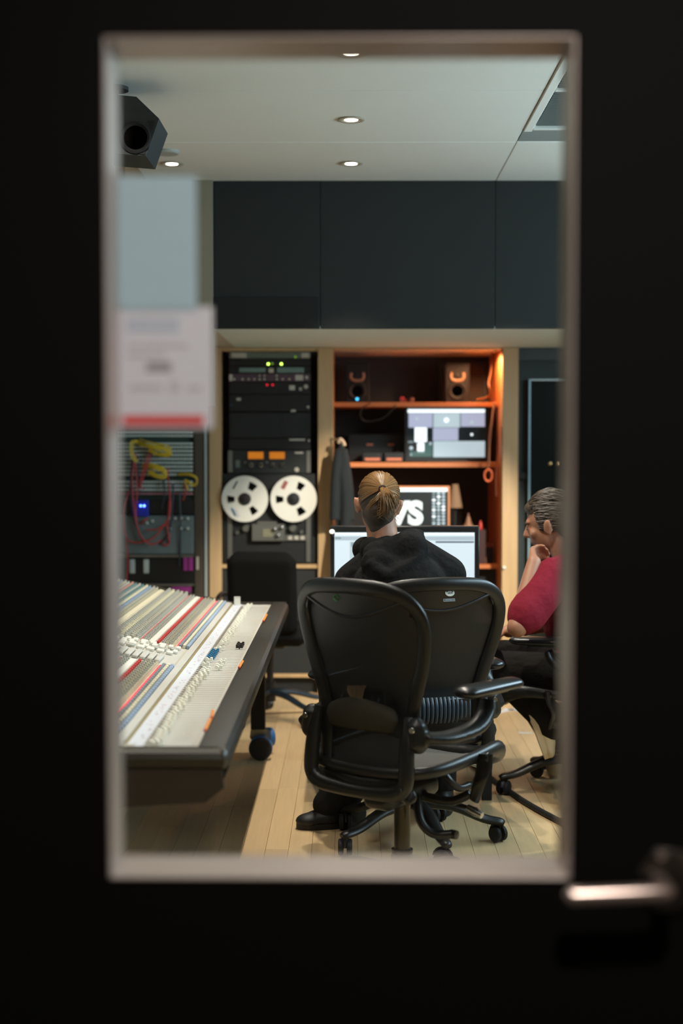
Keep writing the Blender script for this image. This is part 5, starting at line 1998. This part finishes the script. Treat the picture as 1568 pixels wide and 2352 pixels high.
ax = frame_of(kd)
for k in range(620):
    a = rh.uniform(-PI, PI)
    # hair is combed back over the top and sides; the nape is clipped short
    lowness = -math.sin(a)
    e_dir = ax[0] * math.cos(a) + ax[1] * math.sin(a)
    if e_dir.z < -.45:
        continue
    reach = rh.uniform(.9, 1.9) if e_dir.z > .1 else rh.uniform(.8, 1.35)
    li = rh.uniform(.0, .004)
    pts = []
    for j in range(8):
        t_ = reach * j / 7
        v = kd * math.cos(t_) + e_dir * math.sin(t_)
        pts.append(HC1 + HM1 @ (skull(v, li + .0015 * math.sin(t_ * 2)) * .98) - o1)
    st.tube(smooth_path(pts, 2), [rh.uniform(.0007, .0015)] * 15, 5)
for k in range(170):                          # tail of the knot: drops, fans and curls
    b = KN + Vector((rh.uniform(-.010, .014), rh.uniform(-.012, .006), rh.uniform(-.008, .010)))
    sx = rh.uniform(-.004, .05)
    ln = rh.uniform(.05, .115)
    cu = rh.choice([-1, 1]) * rh.uniform(.0, .034)
    pts = [b, b + Vector((sx * .35, -.026, -.012)), b + Vector((sx * .75, -.030 + cu * .2, -ln * .45)), b + Vector((sx, -.018 + cu * .3, -ln * .8)), b + Vector((sx + cu, -.004, -ln))]
    st.tube(smooth_path([HC1 + HM1 @ (v * .98) - o1 for v in pts], 4), [rh.uniform(.0009, .0018) * (1 - .8 * (j / 16) ** 2) for j in range(17)], 5)
for k in range(34):                          # wisps to the left
    b = KN + Vector((rh.uniform(-.012, .0), rh.uniform(-.008, .0), rh.uniform(-.024, -.008)))
    pts = [b, b + Vector((-.012, -.014, -.018)), b + Vector((-.026 - rh.uniform(0, .01), -.006, -.038)), b + Vector((-.036 - rh.uniform(0, .014), .006, -.05 - rh.uniform(0, .016)))]
    st.tube(smooth_path([HC1 + HM1 @ (v * .98) - o1 for v in pts], 4), [rh.uniform(.0008, .0014) * (1 - .8 * (j / 12) ** 2) for j in range(13)], 5)
o = st.build("swept_hair", M_hair1, m1)
o["label"] = "golden brown hair combed back into a loose knot"
MB().tube([HC1 + HM1 @ (KN + Vector((.013 * math.cos(a), -.006, .013 * math.sin(a)))) * 1.0 - o1 for a in [2 * PI * k / 14 for k in range(14)]], .0032, 6, True).build("hair_tie", M_rubber, m1)

# ------------------------------------------------------------------ man in the red shirt
m2 = thing("person", "person in a raspberry T-shirt resting chin on hand at the right", "person", (.9, 5.8, 0))
o2 = m2.location.copy()
HC2 = at(1262, 1200, 5.75)
F2 = Vector((-.92, .34, -.22)).normalized()
sk, ts, tp = MB(), MB(), MB()
q2, HM2 = head_mesh(sk, HC2, F2, (-.2, 0, 1), 1.02)
NB2 = Vector((HC2.x + .075, 5.73, .985))
sk.capsule(HC2 + Vector((.03, 0, -.03)), NB2, .058, .064, 16)
pel, che = Vector((.99, 5.83, .52)), Vector((.915, 5.78, .83))
sL, sR = Vector((.80, 5.60, .915)), Vector((.965, 5.93, .91))
eL = at(1188, 1440, 5.48)
wL = at(1226, 1292, 5.60)
eR, wR = Vector((.80, 6.0, .68)), Vector((.66, 5.93, .66))
hL2, hR2 = Vector((.93, 5.72, .50)), Vector((1.01, 5.92, .50))
kL2, kR2 = Vector((.60, 5.84, .525)), Vector((.66, 6.06, .54))
aL2, aR2 = at(1268, 1652, 5.74), Vector((.88, 6.12, .12))


def torso2(mb, g, arms=True):
    mb.ball(pel, (.15 + g, .15 + g, .12 + g), 18, 12)
    mb.ball((pel + che) / 2 + Vector((.02, 0, 0)), (.125 + g, .155 + g, .17 + g), 18, 12)
    mb.ball(che, (.125 + g, .17 + g, .165 + g), 18, 12)
    mb.capsule(sL, NB2 + Vector((.02, -.03, -.04)), .064 + g, .06 + g)
    mb.capsule(sR, NB2 + Vector((.02, .03, -.04)), .064 + g, .06 + g)


torso2(sk, -.005)
for a, b, c in ((sL, eL, wL), (sR, eR, wR)):
    sk.capsule(a, b, .053, .042)
    sk.capsule(b, c, .041, .029)
legs(sk, -.004, hL2, hR2, kL2, kR2, aL2, aR2)
mouth = q2(0, .09, -.085)
hand(sk, wL, (mouth - wL) + Vector((0, 0, .02)), Vector((.6, .5, .35)), 1.5, .85, 1)
hand(sk, wR, (-1, .1, -.1), (0, 0, -1), .6, 1.0, 1)
sk.capsule(aL2, aL2 + Vector((-.03, 0, -.03)), .034, .030)
sk.capsule(aR2, aR2 + Vector((-.02, .12, -.065)), .030, .02)
sk.v = [tuple(Vector(v) - o2) for v in sk.v]
blob("body", sk, M_skin, .0065, 4, m2)
torso2(ts, .012)
ts.capsule(sL, sL.lerp(eL, .74), .082, .078)
ts.ball(che + Vector((-.05, -.06, -.06)), (.10, .13, .17), 18, 12)
ts.capsule(sL.lerp(eL, .5), sL.lerp(eL, .80), .070, .070)
ts.capsule(sR, sR.lerp(eR, .6), .070, .062)
ts.v = [tuple(Vector(v) - o2) for v in ts.v]
blob("tshirt", ts, M_redshirt, .0075, 4, m2)
legs(tp, .012, hL2, hR2, kL2, kR2, aL2, aR2 + Vector((0, 0, .03)))
tp.capsule(kL2, aL2 + Vector((.0, 0, -.01)), .070, .072)
tp.capsule(aL2, aL2 + Vector((-.012, 0, -.03)), .066, .06)
tp.ball(pel + Vector((-.02, 0, -.02)), (.165, .17, .11), 18, 12)
tp.v = [tuple(Vector(v) - o2) for v in tp.v]
blob("trousers", tp, M_pants2, .009, 4, m2)
hE, tO = at(1216, 1648, 5.73), at(1246, 1732, 5.75)
shoe(m2, o2, hE + (hE - tO) * .15, tO + (tO - hE) * .15, M_shoe2, M_shoe2, upv=Vector((1.0, 0, .25)))
shoe(m2, o2, Vector((.89, 6.08, .0)), Vector((.85, 6.33, .0)), M_shoe2, M_shoe2)
# wavy hair
hr = MB()
hr.ball(q2(0, -.018, .034), (.081, .098, .092), 24, 16, HM2)
hr.ball(q2(0, -.062, -.02), (.066, .05, .075), 18, 12, HM2)
hr.ball(q2(0, .046, .072), (.058, .042, .030), 16, 10, HM2)
hr.v = [tuple(Vector(v) - o2) for v in hr.v]
ho = blob("hair", hr, M_hair2, .006, 4, m2)
bm = bmesh.new()
bm.from_mesh(ho.data)
Minv2 = HM2.transposed()
dead = []
for f_ in bm.faces:
    l_ = Minv2 @ (f_.calc_center_median() + o2 - HC2)
    if l_.y > .035 - .4 * min(0, l_.z - .03) and l_.z < .055 and l_.y > .02:
        dead.append(f_)
    elif l_.y > .018 and l_.z < -.015:
        dead.append(f_)
bmesh.ops.delete(bm, geom=dead, context='FACES')
bm.to_mesh(ho.data)
bm.free()
st = MB()
for k in range(420):
    a = rh.uniform(-2.25, 2.25)                # angle across the head from the top
    y0 = rh.uniform(.03, .084) if abs(a) < 1.0 else rh.uniform(-.02, .04)
    pts = []
    ph = rh.uniform(0, 6)
    ln = rh.uniform(.5, 1.35)
    for j in range(8):
        t_ = j / 7
        yy_ = y0 - ln * .13 * t_
        k2 = max(.2, 1 - ((yy_ + .018) / .104) ** 2) ** .5
        rr = 1.02 + .045 * math.sin(ph + t_ * 8)
        aa = a + .25 * t_ * (1 if a > 0 else -1)
        pts.append(Vector((math.sin(aa) * .083 * k2 * rr, yy_, .034 + math.cos(aa) * .095 * k2 * rr)))
    st.tube(smooth_path([q2(*v) - o2 for v in pts], 2), [rh.uniform(.0016, .003)] * 15, 5)
st.build("wavy_locks", M_hair2, m2)
for root_, q_, o_ in ((m1, q1, o1), (m2, q2, o2)):
    for sg in (-1, 1):
        e = MB().ball(q_(sg * .030, .084, -.004) - o_, .0075, 12, 8)
        e.build("eye", mat("eye_white_brown", (120, 96, 80), .2), root_)
        MB().tube([q_(sg * .016, .093, .018) - o_, q_(sg * .032, .090, .022) - o_, q_(sg * .048, .080, .016) - o_], .003, 6).build("eyebrow", M_hair1d, root_)

# ================================================================== DESK, SCREEN, FLOOR THINGS
dk = thing("computer_desk", "dark computer desk in front of the seated man", "desk", (.22, 6.05, 0))
MB().bb(-.36, .36, -.38, .45, .70, .725, .004).build("desk_top", mat("dark_desk_laminate", (34, 34, 33), .5, var=.1), dk)
for sx in (-.33, .33):
    for sy in (-.33, .40):
        MB().bb(sx - .02, sx + .02, sy - .02, sy + .02, 0, .70, .003).build("leg", M_blackmatte, dk)
MB().bb(-.31, .31, .36, .38, .35, .70).build("modesty_panel", M_blackmatte, dk)
SCY = 6.15
x0, x1, z0, z1 = rect(768, 1223, 1089, 1376, SCY)
sm_ = thing("computer_screen", "wide bright computer screen in front of the man in the black hoodie", "monitor", ((x0 + x1) / 2, SCY, .725))
w, h = x1 - x0, z1 - z0
zo = z0 - .725
MB().bb(-w / 2 - .018, w / 2 + .022, .002, .05, zo - .03, zo + h + .028, .004).build("housing", M_black, sm_)
MB().bb(-.06, .06, .03, .06, .01, zo).build("stand_neck", M_silver, sm_)
MB().bb(-.12, .12, -.06, .12, 0, .01, .003).build("stand_foot", M_silver, sm_)
E_scr = emis("editor_window", (206, 220, 228), 1.05)
MB().bb(-w / 2, w / 2, 0, .002, zo, zo + h).build("screen", E_scr, sm_)
for r_ in ((769, 1224, 1088, 1229, emis("menu_bar", (226, 236, 240), 1.15)), (769, 1232, 1088, 1241, emis("tool_bar", (178, 192, 202), .9)),
           (803, 1244, 842, 1340, emis("track_column", (190, 204, 210), .9)), (806, 1246, 836, 1256, emis("track_header", (140, 156, 166), .8)),
           (1000, 1243, 1088, 1247, emis("ruler", (120, 134, 146), .7)), (769, 1234, 783, 1238, emis("green_counter", (60, 110, 50), .6))):
    pane(*r_, sm_, SCY, "screen_panel")
for k in range(9):
    pane(826 + (k % 3) * 7, 1262 + (k // 3) * 26, 831 + (k % 3) * 7, 1278 + (k // 3) * 26, emis("clip_block", (96, 118, 132), .7), sm_, SCY, "screen_panel")
kb = thing("keyboard", "slim pale keyboard under the man's hands", "keyboard", (.2, 5.77, .7255))
MB().bb(-.21, .21, -.06, .06, 0, .008, .003).build("keyboard_base", M_silver, kb)
for r_ in range(5):
    for c_ in range(14):
        pass
kbm = MB()
for r_ in range(5):
    for c_ in range(14):
        kbm.box((-.195 + c_ * .03, -.046 + r_ * .023, .010), (.026, .019, .005), None, .001)
o = kbm.build("keys", M_white, kb, None)
o["kind"] = "stuff"
q = at(762, 1222, 6.1)
ds = thing("clip_lamp", "tiny white clip-on lamp at the upper left corner of the bright screen", "lamp", (q.x, 6.13, q.z))
MB().ball((0, 0, 0), (.012, .012, .010), 14, 10).build("lamp_head", emis("white_lamp_glow", (250, 244, 230), 1.2), ds)
MB().cyl((0, 0, -.008), (.005, .03, -.03), .004).build("clip_arm", M_black, ds)

M_tape = mat("white_floor_tape", (232, 236, 240), .5)


def tape(pa, pb_, w_, label):
    a, b = atz(*pa, .001), atz(*pb_, .001)
    d = (b - a).normalized()
    s_ = Vector((-d.y, d.x, 0)) * w_ / 2
    mb_ = MB().add([a + s_, b + s_, b - s_, a - s_] + [v + Vector((0, 0, .0012)) for v in (a + s_, b + s_, b - s_, a - s_)],
                   [(3, 2, 1, 0), (4, 5, 6, 7), (0, 1, 5, 4), (1, 2, 6, 5), (2, 3, 7, 6), (3, 0, 4, 7)])
    mb_.build("floor_tape", M_tape, None, None, label=label, category="tape", group="white tape marks on the floor")


tape((1142, 1637), (1184, 1628), .035, "short strip of white tape leaning against the longer strip on the floor")
tape((1155, 1628), (1224, 1636), .035, "longest strip of white tape on the floor beside the trainer")
tape((1190, 1683), (1222, 1684), .02, "small lone strip of white tape by the heel of the trainer")
cbm = MB().tube(smooth_path([atz(1085, 1752, .012), atz(1130, 1790, .012), atz(1165, 1815, .012), atz(1205, 1842, .012), atz(1250, 1868, .012), atz(1300, 1893, .012), atz(1360, 1918, .012)], 8), .012, 10)
cbm.build("floor_cable", M_rubber, None, label="thick black cable snaking over the wooden floor", category="cable")

# ------------------------------------------------------------------ hanging loudspeaker, top left
HY = 5.05
out_px = [(222, 213), (313, 222), (365, 272), (335, 358), (232, 350)]
c0 = at(290, 290, HY)
sp = thing("hanging_speaker", "dark loudspeaker with a chamfered corner hung from the ceiling", "speaker", c0)
poly = [(at(a, b, HY).x - c0.x, at(a, b, HY).z - c0.z) for a, b in out_px]
M_spk = mat("blue_black_speaker_box", (30, 36, 37), .55, var=.12, scale=12)
cab = MB().prism(poly, 0, .24, 'y')
cab.build("cabinet", M_spk, sp, None)
ctr = at(311, 316, HY) - c0
MB().lathe([(.046, 0), (.056, 0), (.056, .006), (.050, .008), (.046, .003), (.03, -.008), (.016, -.010), (.0, -.002)], (ctr.x, 0, ctr.z), (0, -1, 0), 36).build("woofer", M_rubber, sp)
t_pts = [at(a, b, HY) - c0 for a, b in ((338, 278), (356, 277), (350, 302))]
MB().prism([(v.x, v.z) for v in t_pts], -.003, .001, 'y').build("corner_port", M_rubber, sp, None)
t_pts = [at(a, b, HY) - c0 for a, b in ((312, 352), (334, 340), (333, 356))]
MB().prism([(v.x, v.z) for v in t_pts], -.003, .001, 'y').build("corner_port", M_rubber, sp, None)
topz = CEIL - c0.z
MB().cyl((-.06, .12, .1), (-.06, .12, topz), .014).build("ceiling_bracket", M_blackmatte, sp)
MB().lathe([(0, topz - .012), (.05, topz - .012), (.05, topz), (0, topz)], (-.06, .12, 0), (0, 0, 1), 20).build("ceiling_plate", M_blackmatte, sp)
